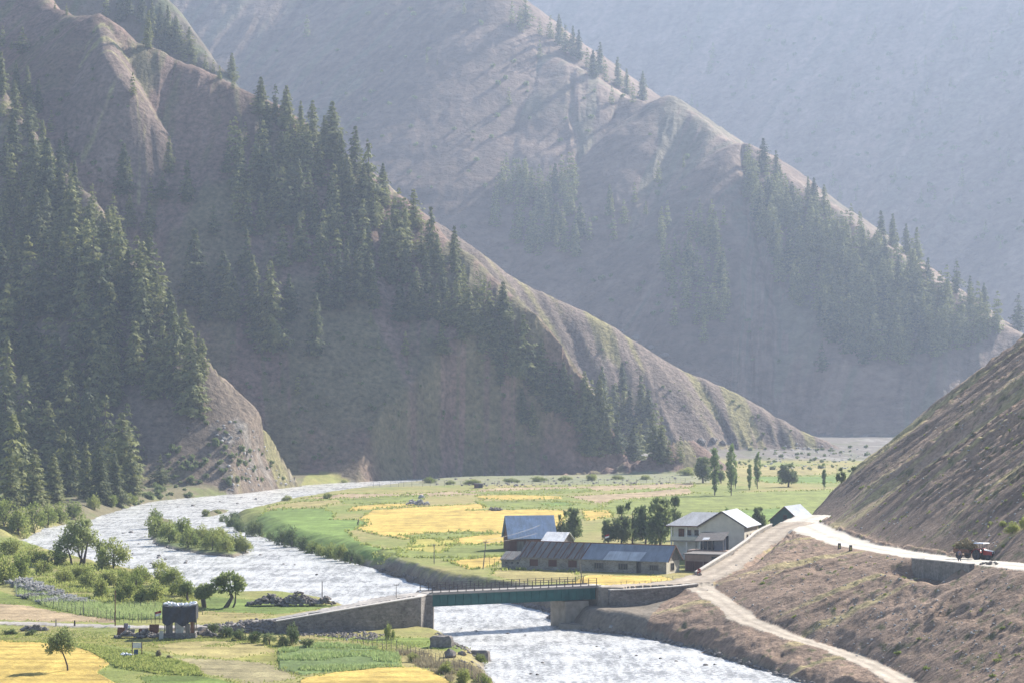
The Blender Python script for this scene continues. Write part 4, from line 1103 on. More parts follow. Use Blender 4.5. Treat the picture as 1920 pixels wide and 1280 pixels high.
def stone_mat(name, c1, c2, mortar, sc=2.2, bd=.06):
    m, nt, bs = mat(name)
    v = tex(nt, sc, stretch=(1, 1, 1.7), kind='ShaderNodeTexVoronoi')
    e = tex(nt, sc, stretch=(1, 1, 1.7), kind='ShaderNodeTexVoronoi'); e.feature = 'DISTANCE_TO_EDGE'
    n = tex(nt, .5, 5, .6)
    mx = nd(nt, 'ShaderNodeMix', data_type='RGBA')
    mx.inputs[6].default_value = (*c1, 1); mx.inputs[7].default_value = (*c2, 1)
    sp = nd(nt, 'ShaderNodeSeparateColor'); nt.links.new(v.outputs['Color'], sp.inputs[0])
    nt.links.new(sp.outputs[0], mx.inputs[0])
    m2 = nd(nt, 'ShaderNodeMix', data_type='RGBA')
    m2.inputs[6].default_value = (*mortar, 1)
    nt.links.new(ramp(nt, e.outputs['Distance'], .0, .10, 0, 1), m2.inputs[0])
    nt.links.new(mx.outputs[2], m2.inputs[7])
    nt.links.new(mulc(nt, m2.outputs[2], ramp(nt, n.outputs[0], .3, .7, .7, 1.25)), bs.inputs['Base Color'])
    bs.inputs['Roughness'].default_value = .95
    bump(nt, bs, ramp(nt, e.outputs['Distance'], 0, .15, 0, 1), bd)
    M[name] = m
stone_mat('masonry', (.15, .13, .115), (.27, .245, .215), (.20, .18, .16))
stone_mat('house_stone', (.17, .15, .125), (.31, .28, .235), (.30, .27, .23), 3.0, .03)
plain('concrete', (.27, .235, .19), .9, .8, .72, 1.2, .02)
plain('pale_concrete', (.46, .42, .37), .9, 1.2, .8, 1.15, .02)
plain('teal_steel', (.028, .105, .098), .45, .8, .75, 1.25, .0)
plain('dark_steel', (.07, .055, .05), .6, 3, .7, 1.3)
plain('deck', (.30, .27, .24), .9, 1.5, .85, 1.15)
plain('plaster', (.58, .53, .43), .9, .7, .85, 1.1)
plain('white_paint', (.66, .62, .56), .8, 1.5, .85, 1.1)
plain('mud_plaster', (.30, .215, .17), .95, 1.0, .75, 1.2, .03)
plain('brown_wood', (.115, .055, .040), .8, 4, .7, 1.3, stretch=(1, 1, .2))
plain('grey_wood', (.17, .15, .135), .9, 3, .6, 1.3, stretch=(1, 1, .2))
plain('green_paint', (.060, .105, .092), .8, 1.2, .8, 1.15)
plain('window_dark', (.03, .035, .04), .25, 2, .8, 1.2)
plain('tarpaulin', (.028, .030, .042), .5, 2, .6, 1.6, .05)
plain('plastic_white', (.72, .72, .74), .5, 3, .85, 1.1)
plain('rubber', (.045, .042, .045), .85, 5, .8, 1.3)
plain('red_paint', (.30, .028, .022), .4, 4, .85, 1.1)
plain('hay', (.36, .29, .17), .95, 5, .5, 1.5, .08)
plain('rock', (.20, .175, .155), .95, 1.8, .6, 1.35, .10)
plain('pale_rock', (.36, .34, .32), .95, 1.8, .7, 1.3, .08)
plain('rust', (.16, .075, .045), .9, 3, .6, 1.4)
plain('blue_plastic', (.04, .075, .14), .5, 3)
plain('yellow_paint', (.45, .35, .10), .7, 3)
def tin(name, c, rough, sc=9.0, spec=.5, metal=.0, rust=0.0, streak=.25):
    m, nt, bs = mat(name)
    w = tex(nt, 1.0, kind='ShaderNodeTexWave'); w.wave_type = 'BANDS'; w.bands_direction = 'X'; w.inputs['Scale'].default_value = sc
    n = tex(nt, .6, 5, .65, (1, .25, 1)); n2 = tex(nt, 1.1, 4, .6, (3, .3, .3))
    f = nd(nt, 'ShaderNodeMath', operation='MULTIPLY')
    nt.links.new(ramp(nt, n.outputs[0], .3, .7, 1 - streak, 1 + streak), f.inputs[0]); nt.links.new(ramp(nt, n2.outputs[0], .3, .7, .88, 1.1), f.inputs[1])
    col = mulc(nt, tuple(c), f.outputs[0])
    if rust:
        mx = nd(nt, 'ShaderNodeMix', data_type='RGBA'); mx.inputs[7].default_value = (.13, .07, .05, 1)
        nt.links.new(ramp(nt, n2.outputs[0], .5, .62, 0, rust), mx.inputs[0]); nt.links.new(col, mx.inputs[6]); col = mx.outputs[2]
    nt.links.new(col, bs.inputs['Base Color'])
    bs.inputs['Roughness'].default_value = rough; bs.inputs['Metallic'].default_value = metal; bs.inputs['Specular IOR Level'].default_value = spec
    bump(nt, bs, w.outputs['Fac'], .03)
    M[name] = m
tin('tin_blue', (.27, .41, .62), .7, spec=.12); tin('tin_grey', (.29, .32, .37), .5); tin('tin_bright', (.62, .64, .67), .4); tin('tin_rusty', (.25, .235, .22), .7, rust=.8); tin('tin_sunlit', (.45, .48, .54), .4)

def local(name, loc, u, label, cat, group=None):
    e = empty(name, loc, math.atan2(u[1], u[0])); tag(e, label, cat, group); return e
def dist2(a, b): return math.hypot(a[0] - b[0], a[1] - b[1])

# --- the bridge
ZD = 6.2
A = Vector((-12.0, 343.6, 0)); B = Vector((13.3, 356.8, 0))
LB = (B - A).length; ub = (B - A).normalized()
br = local('road_bridge', (A.x, A.y, 0), ub, 'green steel girder bridge with post railings crossing the river', 'bridge')
BW = 4.4
MB().box(-.6, LB + .8, 0, BW, ZD - .22, ZD).build('deck', 'deck', br)
for y in (.35, BW - .35 - .3):
    g = MB().box(0, LB - .2, y, y + .06, 4.3, 5.9).box(0, LB - .2, y - .14, y + .2, 4.2, 4.3).box(0, LB - .2, y - .14, y + .2, 5.86, 5.97)
    x = .2
    while x < LB - .3:
        g.box(x, x + .04, y - .11, y, 4.302, 5.858); x += 1.3
    g.build('girder', 'teal_steel', br)
MB().box(-.4, LB + .6, 0, .18, ZD + .003, ZD + .16).box(-.4, LB + .6, BW - .18, BW, ZD + .003, ZD + .16).build('kerb', 'deck', br)
pm = None
for y in (.09, BW - .09):
    n = 21
    for i in range(n):
        x = .1 + i * (LB - .2) / (n - 1)
        if pm is None:
            o = MB().box(-.045, .045, -.045, .045, 0, 1.12).box(-.1, .1, -.07, .07, 0, .05).build('railing_post', 'dark_steel', br); pm = o.data
        else:
            o = obj('railing_post', pm, br)
        o.location = (x, y, ZD + .16)
    for z, r in ((.42, .035), (.78, .02), (1.06, .02)):
        MB().bar((0, y, ZD + .16 + z), (LB, y, ZD + .16 + z), r * 2).build('rail', 'dark_steel', br)
MB().box(22.8, 26.9, -.1, BW + .3, -.6, 4.04).build('pier', 'concrete', br)
ab = local('bridge_abutment', (13.25, 355.9, 0), ub, 'tall concrete abutment under the right end of the green bridge', 'abutment')
MB().hexa([(.0, -.2, -.6), (2.4, -.2, -.6), (2.4, 5.6, -.6), (.0, 5.6, -.6)], [(.55, .3, ZD - .25), (2.3, .3, ZD - .25), (2.3, 5.5, ZD - .25), (.55, 5.5, ZD - .25)]).build('block', 'concrete', ab)
MB().box(.5, 2.5, .1, 5.6, ZD - .247, ZD - .02).build('cap', 'pale_concrete', ab)
ft = MB()
fp = [(7.2, 352.6), (10.5, 350.6), (14.0, 350.0), (18.5, 349.6), (18.8, 352.5), (14, 357), (8.5, 357.5)]
b = len(ft.v); ft.v += [(x, y, -.8) for x, y in fp] + [(x, y, .75) for x, y in fp]
ft.f += [tuple(range(7, 14))] + [(i, (i + 1) % 7, 7 + (i + 1) % 7, 7 + i) for i in range(7)]
tag(ft.build('bridge_footing', 'concrete'), 'low stained concrete apron in the water under the bridge pier', 'footing')

def wall(name, pts, thick, material, label, cat='wall', coping=None, cw=.1):
    """pts: (x, y, z bottom, z top); thickness to the left of the path"""
    m = MB(); c = MB(); n = len(pts)
    P = [Vector((p[0], p[1])) for p in pts]
    nrm = []
    for i in range(n):
        t = (P[min(i + 1, n - 1)] - P[max(i - 1, 0)]).normalized(); nrm.append(Vector((-t.y, t.x)))
    def ring(i, z, e=0):
        a = P[i] - nrm[i] * e; b_ = P[i] + nrm[i] * (thick + e)
        return (a.x, a.y, z), (b_.x, b_.y, z)
    for M_, za, zb, e in ((m, None, 0, 0), (c, 0, coping, cw)):
        if zb is None: continue
        b0 = len(M_.v)
        for i in range(n):
            lo = pts[i][2] if za is None else pts[i][3] + .003
            hi = pts[i][3] if za is None else pts[i][3] + coping
            a, b_ = ring(i, lo, e); d, q = ring(i, hi, e)
            M_.v += [a, b_, q, d]
        for i in range(n - 1):
            for k in range(4):
                M_.f.append((b0 + 4 * i + k, b0 + 4 * (i + 1) + k, b0 + 4 * (i + 1) + (k + 1) % 4, b0 + 4 * i + (k + 1) % 4))
        M_.f += [(b0, b0 + 1, b0 + 2, b0 + 3), tuple(b0 + 4 * (n - 1) + k for k in (3, 2, 1, 0))]
    if coping is None:
        o = m.build(name, material); tag(o, label, cat); return o
    e = empty(name, (0, 0, 0)); tag(e, label, cat)
    m.build('masonry', material, e); c.build('coping', 'pale_concrete', e)
    return e
rp, ra = ROADS['approach_road']
wp = []
rl = list(zip(rp, ra))
for i in range(5, len(rl)):
    (x, y), (z, w, _, _) = rl[i]
    q = Vector(rl[min(i + 1, len(rl) - 1)][0]) - Vector(rl[i - 1][0]); q.normalize()
    wp.append((x + q.y * (w + 1.3), y - q.x * (w + 1.3), min(z - 3.0, 1.2) if x < -20 else -.5, z - .12))
wp[0] = (wp[0][0], wp[0][1], .6, wp[0][3] - .1)
xe = -11.9
wp[-1] = (xe - .9, wp[-1][1] - .1, -.6, 6.0)
wp[-2] = (wp[-2][0], wp[-2][1] - .3, wp[-2][2], wp[-2][3])
wp += [(xe - .25, wp[-1][1] + .25, -.6, 6.0), (xe, wp[-1][1] + .9, -.6, 6.0), (xe, 350.5, -.6, 5.85)]
wall('retaining_wall', wp, 1.0, 'masonry', 'long stone retaining wall carrying the road up to the bridge', 'wall', .14)
wall('masonry_wall', [(15.2, 354.2, -.4, 5.75), (18, 355.2, -.4, 5.75), (22, 357.0, .5, 5.8), (26, 360.0, 2.6, 5.85), (29.5, 363.4, 4.0, 5.95)], .9, 'masonry', 'dark stone wall joining the bridge abutment to the earth bank', 'wall', .15)
# low wall along the climbing road
rp, ra = ROADS['ramp_road']
pw = []
for (px, py, z) in [(1308, 1078, 6.2), (1340, 1062, 6.6), (1375, 1040, 7.2), (1400, 1022, 7.7), (1418, 1008, 8.2), (1434, 996, 8.8), (1448, 988, 9.2)]:
    x, y, _ = WZ(px, py, z)
    zg = zat(x, y)
    pw.append((x, y, zg - 1.2, zg + .55))
wall('parapet_wall', pw, .45, 'masonry', 'low pale-topped parapet wall on the left edge of the climbing road', 'wall', .16, .05)
def edge_wall(l, drop, label, name='retaining_wall', off=0.0):
    q = []
    for px, py, z in l:
        x, y, _ = WZ(px, py, z)
        q.append((x - off, y, z - drop, z - .05))
    return wall(name, q, .6, 'masonry', label, 'wall', .12, .06)
def rd(px, t):   # road edge (left side) near a pixel column
    return None
rp, ra = ROADS['road']
ys_ = [p[1] for p in rp][::-1]
ew = []
for yy in (330, 322, 314, 305):
    xc, zc, wc_ = np.interp(yy, ys_, [p[0] for p in rp][::-1]), np.interp(yy, ys_, [a[0] for a in ra][::-1]), np.interp(yy, ys_, [a[1] for a in ra][::-1])
    ew.append((xc - wc_ - 1.15, yy, zc - 3.2, zc + .05))
wall('retaining_wall', [(ew[0][0] + 1.6, ew[0][1] + .6, ew[0][2], ew[0][3])] + ew, .7, 'masonry', 'grey stone wall holding up the road below the red tractor', 'wall', .14, .06)
edge_wall([(1652, 1043, 10.9), (1676, 1046, 11.2)], 1.9, 'short stone culvert wall under the road left of the tractor wall')
edge_wall([(1560, 1021, 9.6), (1600, 1030, 10.1), (1650, 1042, 10.9)], .7, 'thin concrete kerb wall along the outer edge of the upper road', 'kerb_wall')

# --- the long stone building
def gable_roof(mb, s0, s1, t0, t1, ze, zr, ov=.35, th=.10, tr=None):
    tm = (t0 + t1) / 2 if tr is None else tr
    k = (zr - ze) / (tm - t0)
    for a, b_ in ((t0 - ov, tm), (t1 + ov, tm)):
        za = ze - ov * (zr - ze) / abs(tm - (t0 if a < tm else t1))
        lo = [(s0, a, za), (s1, a, za), (s1, b_, zr), (s0, b_, zr)]
        mb.hexa([(x, y, z) for x, y, z in lo], [(x, y, z + th) for x, y, z in lo])
    return mb
def gable_walls(mb, s0, s1, t0, t1, z0, ze, zr, tr=None):
    tm = (t0 + t1) / 2 if tr is None else tr
    mb.quad((s0, t0, z0), (s1, t0, z0), (s1, t0, ze), (s0, t0, ze)).quad((s1, t1, z0), (s0, t1, z0), (s0, t1, ze), (s1, t1, ze))
    mb.quad((s1, t0, z0), (s1, t1, z0), (s1, t1, ze), (s1, tm, zr - .02), (s1, t0, ze)).quad((s0, t1, z0), (s0, t0, z0), (s0, t0, ze), (s0, tm, zr - .02), (s0, t1, ze))
    return mb
def window(parent, x, z, w, h, y=0, fr='brown_wood', pane='window_dark', side='f', mull=2, name='window', depth=.08):
    """side f: on the plane y, facing -y; side r: on the plane x, facing +x (x is then y)"""
    f = MB(); p = MB(); t = .09
    def add(mb, a0, a1, c0, c1, d0, d1):
        if side == 'f': mb.box(a0, a1, y - d1, y - d0, c0, c1)
        else: mb.box(y + d0, y + d1, a0, a1, c0, c1)
    add(f, x, x + t, z, z + h, .0, depth); add(f, x + w - t, x + w, z, z + h, .0, depth)
    add(f, x + t, x + w - t, z, z + t, .0, depth); add(f, x + t, x + w - t, z + h - t, z + h, .0, depth)
    for i in range(1, mull):
        xx = x + w * i / mull
        add(f, xx - t / 2, xx + t / 2, z + t + .002, z + h - t - .002, .0, depth - .01)
    o = f.build(name, fr, parent)
    add(p, x + t, x + w - t, z + t, z + h - t, .003, depth * .45)
    p.build('pane', pane, o)
    return o
u = Vector((.897, -.441, 0)); O = Vector((-2.2, 435.0, 0))
zg = 3.2
sb = local('stone_building', (O.x, O.y, zg), u, 'long low stone building with patched tin roof beyond the bridge', 'building')
HB = 2.45; RB = 5.0
w_ = gable_walls(MB(), 4.2, 27.9, .2, 6.6, -.6, HB, RB); w_.build('wall', 'house_stone', sb)
w2 = gable_walls(MB(), 28.9, 33.9, .1, 6.5, -.6, HB - .15, RB - .05); w2.build('wall', 'house_stone', sb)
MB().box(27.95, 28.85, .9, 6.0, -.6, HB - .1).build('recess', 'grey_wood', sb)
MB().quad((33.912, .12, -.6), (33.912, 6.45, -.6), (33.912, 6.45, HB - .2), (33.912, .12, HB - .2)).build('side_wall', 'plaster', sb)
gable_roof(MB(), 3.9, 16.8, .2, 6.6, HB, RB).build('rusty_roof', 'tin_rusty', sb)
gable_roof(MB(), 16.82, 34.4, .2, 6.6, HB, RB - .02).build('roof', 'tin_grey', sb)
k = (RB - HB) / 3.2
def onroof(s0, s1, a0, a1, dz): return [(s0, a0, HB + (a0 - .2) * k + dz), (s1, a0, HB + (a0 - .2) * k + dz), (s1 + .6, a1, HB + (a1 - .2) * k + dz), (s0 + .6, a1, HB + (a1 - .2) * k + dz)]
MB().hexa(onroof(21.3, 28.7, -.2, 1.7, .12), onroof(21.3, 28.7, -.2, 1.7, .16)).build('roof_patch', 'tin_bright', sb)
for i in range(10):
    s = 4.1 + i * 1.4
    q = HB + (-.2) * k
    MB().hexa(onroof(s, s + .22, -.15, 3.35, .105), onroof(s, s + .22, -.15, 3.35, .16)).build('roof_batten', 'rust', sb)
MB().box(3.9, 34.4, 3.32, 3.48, RB + .02, RB + .17).build('ridge_cap', 'rust', sb)
bb = gable_walls(MB(), 0, 4.15, .5, 5.2, -.6, 1.75, 3.0)
bb.build('lean_to_wall', 'house_stone', sb)
gable_roof(MB(), -.25, 4.18, .5, 5.2, 1.75, 3.0, .3).build('lean_to_roof', 'tin_rusty', sb)
for s in (6.1, 10.0, 14.1): window(sb, s, .65, 1.7, 1.25, .2, pane='brown_wood', mull=3)
for s in (19.4, 24.3): window(sb, s, .55, 1.9, 1.15, .2, fr='grey_wood', mull=4)
window(sb, 30.6, .6, 1.7, 1.0, .1, fr='grey_wood', mull=4)
for s in (.8, 2.0, 3.2): window(sb, s, .85, .5, .45, .5, fr='grey_wood', mull=1)
window(sb, 2.2, .5, 1.6, 1.4, 33.912, fr='grey_wood', side='r', mull=2)
MB().bar((34.45, -.2, HB - .25), (34.45, 3.4, RB + .05), .06, .22).bar((34.45, 7.0, HB - .25), (34.45, 3.4, RB + .05), .06, .22).build('barge_board', 'brown_wood', sb)

# --- blue roofed barn
u = Vector((.985, .17, 0)); p = WZ(955, 1031, 3.2)
bn = local('barn', (p[0], p[1], 3.2), u, 'tall wooden barn with a steep sky-blue tin roof left of the grove', 'barn')
gable_walls(MB(), 0, 9.8, 0, 7.4, -.5, 2.9, 7.1).build('wall', 'brown_wood', bn)
gable_roof(MB(), -.4, 10.3, 0, 7.4, 2.9, 7.1, .45).build('roof', 'tin_blue', bn)
MB().box(1.6, 3.2, -.07, -.003, -.3, 1.9).build('door', 'grey_wood', bn)
for x in (3.6, 3.9, 4.2, 4.5, 4.8, 5.1): MB().box(x, x + .08, -.25, -.17, -.4, 2.6).build('slat', 'grey_wood', bn)
p = WZ(1018, 1040, 3.2)
u = Vector((.90, -.43, 0))
ws = local('shed', ((1018 - CX) * 452 / F, 452, 3.2), u, 'small shed with a dazzling white tin roof behind the stone building', 'shed')
gable_walls(MB(), 0, 4.2, 0, 5.2, -.5, 4.2, 5.7).build('wall', 'grey_wood', ws)
gable_roof(MB(), -.3, 4.6, 0, 5.2, 4.2, 5.7, .3).build('roof', 'tin_bright', ws)

# --- the pillared two-storey house
u = Vector((.945, -.327, 0))
ph = local('house', (37.4, 456.0, 3.2), u, 'two-storey cream house with pillared balcony and tin roofs, shaded grey and sunlit white', 'house')
FL, EV, RG = 3.9, 6.95, 9.7
hw = MB().quad((0, 0, -.5), (9, 0, -.5), (9, 0, EV - .1), (4.5, 0, RG - .1), (0, 0, EV - .1)).quad((9, 12, -.5), (0, 12, -.5), (0, 12, EV - .1), (4.5, 12, RG - .1), (9, 12, EV - .1))
hw.quad((9, 0, -.5), (9, 12, -.5), (9, 12, EV - .1), (9, 0, EV - .1)).quad((0, 12, -.5), (0, 0, -.5), (0, 0, EV - .1), (0, 12, EV - .1)).build('wall', 'plaster', ph)
MB().box(-6.1, -.01, 2.2, 8.2, -.5, EV - .1).build('wing_wall', 'white_paint', ph)
MB().box(-6.2, -.02, .05, 2.18, FL - .25, FL).build('balcony_floor', 'concrete', ph)
MB().box(-6.15, -.02, .05, .16, FL + .002, FL + .75).build('balcony_parapet', 'plaster', ph)
for x in (-6.1, -3.0, -.32):
    MB().box(x, x + .3, .18, .48, -.5 if x < -5 else -.5, EV).build('pillar', 'white_paint', ph)
MB().box(-6.2, -.02, .17, .47, EV + .002, EV + .25).build('beam', 'white_paint', ph)
d = MB().box(-5.0, -3.85, 2.1, 2.197, FL, FL + 2.2).build('door', 'brown_wood', ph)
MB().box(-4.9, -4.5, 2.06, 2.097, FL + .15, FL + 1.0).box(-4.35, -3.95, 2.06, 2.097, FL + .15, FL + 1.0).box(-4.9, -4.5, 2.06, 2.097, FL + 1.15, FL + 2.0).box(-4.35, -3.95, 2.06, 2.097, FL + 1.15, FL + 2.0).build('door_panel', 'rust', d)
window(ph, -3.4, FL + .9, .95, 1.1, 2.2); window(ph, -1.7, FL + .9, 1.1, 1.1, 2.2)
window(ph, .6, FL - .2, .9, 1.5, 0); window(ph, 1.8, FL - .2, .9, 1.5, 0)
for y in (2.0, 4.8, 7.6): window(ph, y, FL - .2, 1.1, 1.5, 9.0, side='r')
MB().box(.4, 3.9, -.5, -.02, FL + 1.65, FL + 1.75).build('awning', 'grey_wood', ph)
# main gabled roof, sunlight painted on its right slope as brighter tin
k = (RG - EV) / 4.5
def slab(m, q, th=.12): m.hexa(q, [(x, y, z + th) for x, y, z in q]); return m
o_ = .55
slab(MB(), [(9 + o_, -.6, EV - o_ * k), (9 + o_, 12.6, EV - o_ * k), (4.5, 12.6, RG), (4.5, -.6, RG)]).build('sunny_roof', 'tin_bright', ph)
slab(MB(), [(-o_, -.6, EV - o_ * k), (4.5, -.6, RG), (4.5, 12.6, RG), (-o_, 12.6, EV - o_ * k)]).build('roof', 'tin_grey', ph)
MB().bar((9.6, -.62, EV - o_ * k + .02), (4.5, -.62, RG + .06), .06, .28).bar((-.55, -.62, EV - o_ * k + .02), (4.5, -.62, RG + .06), .06, .28).build('barge_board', 'dark_steel', ph)
hr = MB(); e0 = EV + .02; kk = (RG - .3 - EV) / 4.6
hr.quad((-7.0, -.6, e0 - .15), (-.5, -.6, e0 - .15), (3.2, 3.9, RG - .3), (-2.6, 3.9, RG - .3)).quad((-7.0, 8.8, e0 - .15), (-7.0, -.6, e0 - .15), (-2.6, 3.9, RG - .3))
hr.quad((-.5, 8.8, e0 - .15), (-7.0, 8.8, e0 - .15), (-2.6, 3.9, RG - .3), (3.2, 3.9, RG - .3))
hr.build('wing_roof', 'tin_grey', ph)
MB().bar((-7.0, -.62, e0 - .22), (-.5, -.62, e0 - .22), .08, .2).build('fascia', 'brown_wood', ph)

# --- green gabled house by the road
u = Vector((.90, -.42, 0)); 
gh = local('gabled_house', ((1444 - CX) * 522 / F, 522, 3.4), u, 'dark green gabled house with sunlit tin roof beyond the road bend', 'house')
def ridge_v(e, W, L, z0, ze, zr, wm, rm, rm2, ov=.4):   # ridge running away along v
    m = MB(); m.quad((0, 0, z0), (W, 0, z0), (W, 0, ze), (W / 2, 0, zr), (0, 0, ze)).quad((W, L, z0), (0, L, z0), (0, L, ze), (W / 2, L, zr), (W, L, ze))
    m.quad((W, 0, z0), (W, L, z0), (W, L, ze), (W, 0, ze)).quad((0, L, z0), (0, 0, z0), (0, 0, ze), (0, L, ze)); m.build('wall', wm, e)
    k = (zr - ze) / (W / 2)
    slab(MB(), [(W + ov, -ov, ze - ov * k), (W + ov, L + ov, ze - ov * k), (W / 2, L + ov, zr), (W / 2, -ov, zr)]).build('roof', rm, e)
    slab(MB(), [(-ov, -ov, ze - ov * k), (W / 2, -ov, zr), (W / 2, L + ov, zr), (-ov, L + ov, ze - ov * k)]).build('roof', rm2, e)
    MB().bar((-ov, -ov - .02, ze - ov * k), (W / 2, -ov - .02, zr), .05, .2).bar((W + ov, -ov - .02, ze - ov * k), (W / 2, -ov - .02, zr), .05, .2).build('barge_board', 'brown_wood', e)
ridge_v(gh, 7.0, 11, -.5, 4.3, 7.4, 'green_paint', 'tin_sunlit', 'tin_grey')  # sun side of the roof painted in: right slope paler than the left
window(gh, 3.1, 4.5, .9, 1.0, 0, mull=2)

# --- mud-plastered outbuilding and the lean-to on it
u = Vector((.93, -.37, 0))
mh = local('outbuilding', ((1284 - CX) * 428 / F, 428, 3.3), u, 'flat-roofed mud-plastered outbuilding with brown gates beside the road', 'building')
MB().box(0, 7.2, 0, 6, -.8, 3.0).build('wall', 'mud_plaster', mh)
MB().box(-.25, 7.5, -.35, 6.2, 3.003, 3.2).build('roof', 'grey_wood', mh)
for x0, x1 in ((.25, 1.9), (2.0, 3.5), (3.7, 4.9)): MB().box(x0, x1, -.08, -.003, -.6, 1.75).build('gate', 'brown_wood', mh)
MB().box(5.2, 6.3, -.05, -.003, 1.9, 2.7).build('window', 'window_dark', mh)
cs = local('lean_to', ((1303 - CX) * 441 / F, 441, 3.3), u, 'grey open-fronted lean-to on poles before the pillared house', 'shed')
slab(MB(), [(0, 0, 4.6), (5.8, -.2, 4.9), (5.8, 3.6, 6.3), (0, 3.6, 5.9)], .08).build('roof', 'grey_wood', cs)
slab(MB(), [(1.6, -.4, 4.93), (2.9, -.4, 5.0), (2.9, .5, 5.35), (1.6, .5, 5.3)], .06).build('roof_sheet', 'tin_bright', cs)
for x in (.2, 1.6, 2.5, 3.4, 5.6): MB().bar((x, .1, -.5), (x, .1, 4.7), .14).build('pole', 'grey_wood', cs)
MB().box(3.4, 5.7, 1.6, 1.7, 1.0, 5.2).build('back_panel', 'tin_grey', cs)
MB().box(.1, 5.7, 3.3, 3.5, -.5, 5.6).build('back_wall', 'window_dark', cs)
MB().box(-1.5, 6.5, -.3, 3.6, -.6, 2.9).build('terrace', 'mud_plaster', cs)

# --- rocks
def rock_mesh(name, r, seed, material='rock', flat=.7):
    import bmesh
    bm = bmesh.new(); bmesh.ops.create_icosphere(bm, subdivisions=2, radius=1)
    g = random.Random(seed); off_ = g.uniform(0, 50)
    for v in bm.verts:
        c = v.co
        k = 1 + .42 * float(noise(np.array([c.x * 1.3 + off_]), np.array([c.y * 1.3 + c.z * 1.7]), seed)[0]) + .16 * float(noise(np.array([c.x * 4 + off_]), np.array([c.y * 4 + c.z * 3]), seed + 3)[0])
        v.co = Vector((c.x * r[0] * k, c.y * r[1] * k, max(c.z * r[2] * k, -r[2] * .5)))
    me = bpy.data.meshes.new(name); bm.to_mesh(me); bm.free(); me.materials.append(M[material]); return me
def rock(px, py, w, h, label, seed, material='rock', name='boulder', cat='boulder', group=None, dw=.8, up=.35):
    p = pick(px, py); s = p[1] / F
    o = obj(name, rock_mesh(name, (w * s / 2, w * s / 2 * dw, h * s * .62), seed, material), None, (p[0], p[1] + w * s * .25, p[2] + h * s * up * .6))
    o.rotation_euler[2] = random.Random(seed).uniform(-.3, .3)
    tag(o, label, cat, group); return o
def slabrock(px, py, w, h, label, seed, rz):
    p = pick(px, py); s = p[1] / F; g = random.Random(seed); m = MB(); n = 10; W_, D_, Hh = w * s, w * s * .6, h * s
    for zi, zz in enumerate((-.4, .35 * Hh, .8 * Hh, Hh)):
        for k in range(n):
            a = 6.283 * k / n; c, s_ = math.cos(a), math.sin(a)
            e = (abs(c) ** 5 + abs(s_) ** 5) ** -.2 * g.uniform(.88, 1.08) * (1.04, 1, .95, .78)[zi]
            m.v.append((c * e * W_ / 2, s_ * e * D_ / 2, zz + g.uniform(-.1, .1) * (zi > 1)))
    for zi in range(3):
        for k in range(n): m.f.append((zi * n + k, zi * n + (k + 1) % n, (zi + 1) * n + (k + 1) % n, (zi + 1) * n + k))
    m.f.append(tuple(3 * n + k for k in range(n)))
    o = m.build('boulder', 'rock', None, (p[0], p[1] + D_ * .3, p[2])); o.rotation_euler[2] = rz
    tag(o, label, 'boulder'); return o
slabrock(828, 1212, 44, 20, 'big square layered boulder on the grass at the foot of the stone wall', 1, -.25)
slabrock(900, 1234, 38, 15, 'dark flat slab of rock at the water edge by the weeds', 2, -.3)
rock(842, 1232, 24, 18, 'round grey boulder in front of the square layered boulder', 3)
rock(866, 1228, 16, 12, 'small grey boulder between the square boulder and the water', 4)
rock(920, 1246, 22, 10, 'rusty brown rock beside the dark flat slab', 5)
rock(372, 1088, 12, 5, 'dark rock sticking out of the river beyond the willow', 6)
rock(1146, 1176, 9, 6, 'white boulder at the foot of the bridge abutment', 7, 'pale_rock')
rock(790, 934, 14, 9, 'grey-white boulder standing in the middle of the fields', 8, 'pale_rock')
for i, (px, py, w, h) in enumerate([(1168, 620, 12, 8), (1191, 634, 18, 14), (1222, 650, 16, 10), (1245, 664, 20, 11)]):
    rock(px, py + 5, w, h, 'brown rock knob on the grassy crest, %s from the top' % ORD[i], 20 + i, group='rock knobs on the crest', name='rock_outcrop', cat='rock')
for i, (px, py, w, h) in enumerate([(1316, 832, 16, 12), (1338, 828, 16, 10), (1354, 833, 14, 10)]):
    rock(px, py, w, h, 'reddish rock on the slope above the poplars, %s from the left' % ORD[i], 30 + i, group='reddish rocks above the poplars', name='rock_outcrop', cat='rock')
rocks_raw = []
for i in range(4):
    me = rock_mesh('r', (1, 1, .75), 60 + i)
    t_ = []; me.calc_loop_triangles(); vv = raw(me)
    for lt in me.loop_triangles: t_ += list(lt.vertices)
    rocks_raw.append(vv[np.array(t_)]); bpy.data.meshes.remove(me)
def rubble(name, pts, label, material='rock', kind='stuff', cat='rubble'):
    V = []
    for (x, y, z, r) in pts:
        Q = rocks_raw[rnd.randrange(4)]; a = rnd.uniform(0, 6.28); ca, sa = math.cos(a) * r, math.sin(a) * r * .8
        V.append(np.stack([Q[:, 0] * ca - Q[:, 1] * sa + x, Q[:, 0] * sa + Q[:, 1] * ca + y, Q[:, 2] * r * rnd.uniform(.6, 1.1) + z], 1))
    V = np.concatenate(V)
    o = obj(name, tri_mesh(name, V, np.arange(len(V)).reshape(-1, 3), M[material])); tag(o, label, cat, None, kind); return o
def scatter(poly, n, r0, r1):
    out = []; xs_ = [p[0] for p in poly]; ys_ = [p[1] for p in poly]; t = 0
    while len(out) < n and t < n * 12:
        t += 1; x, y = rnd.uniform(min(xs_), max(xs_)), rnd.uniform(min(ys_), max(ys_))
        if inpoly(np.array([x]), np.array([y]), poly)[0]:
            p = pick(x, y)
            if p: out.append((*p, rnd.uniform(r0, r1) ** 1.0))
    return out
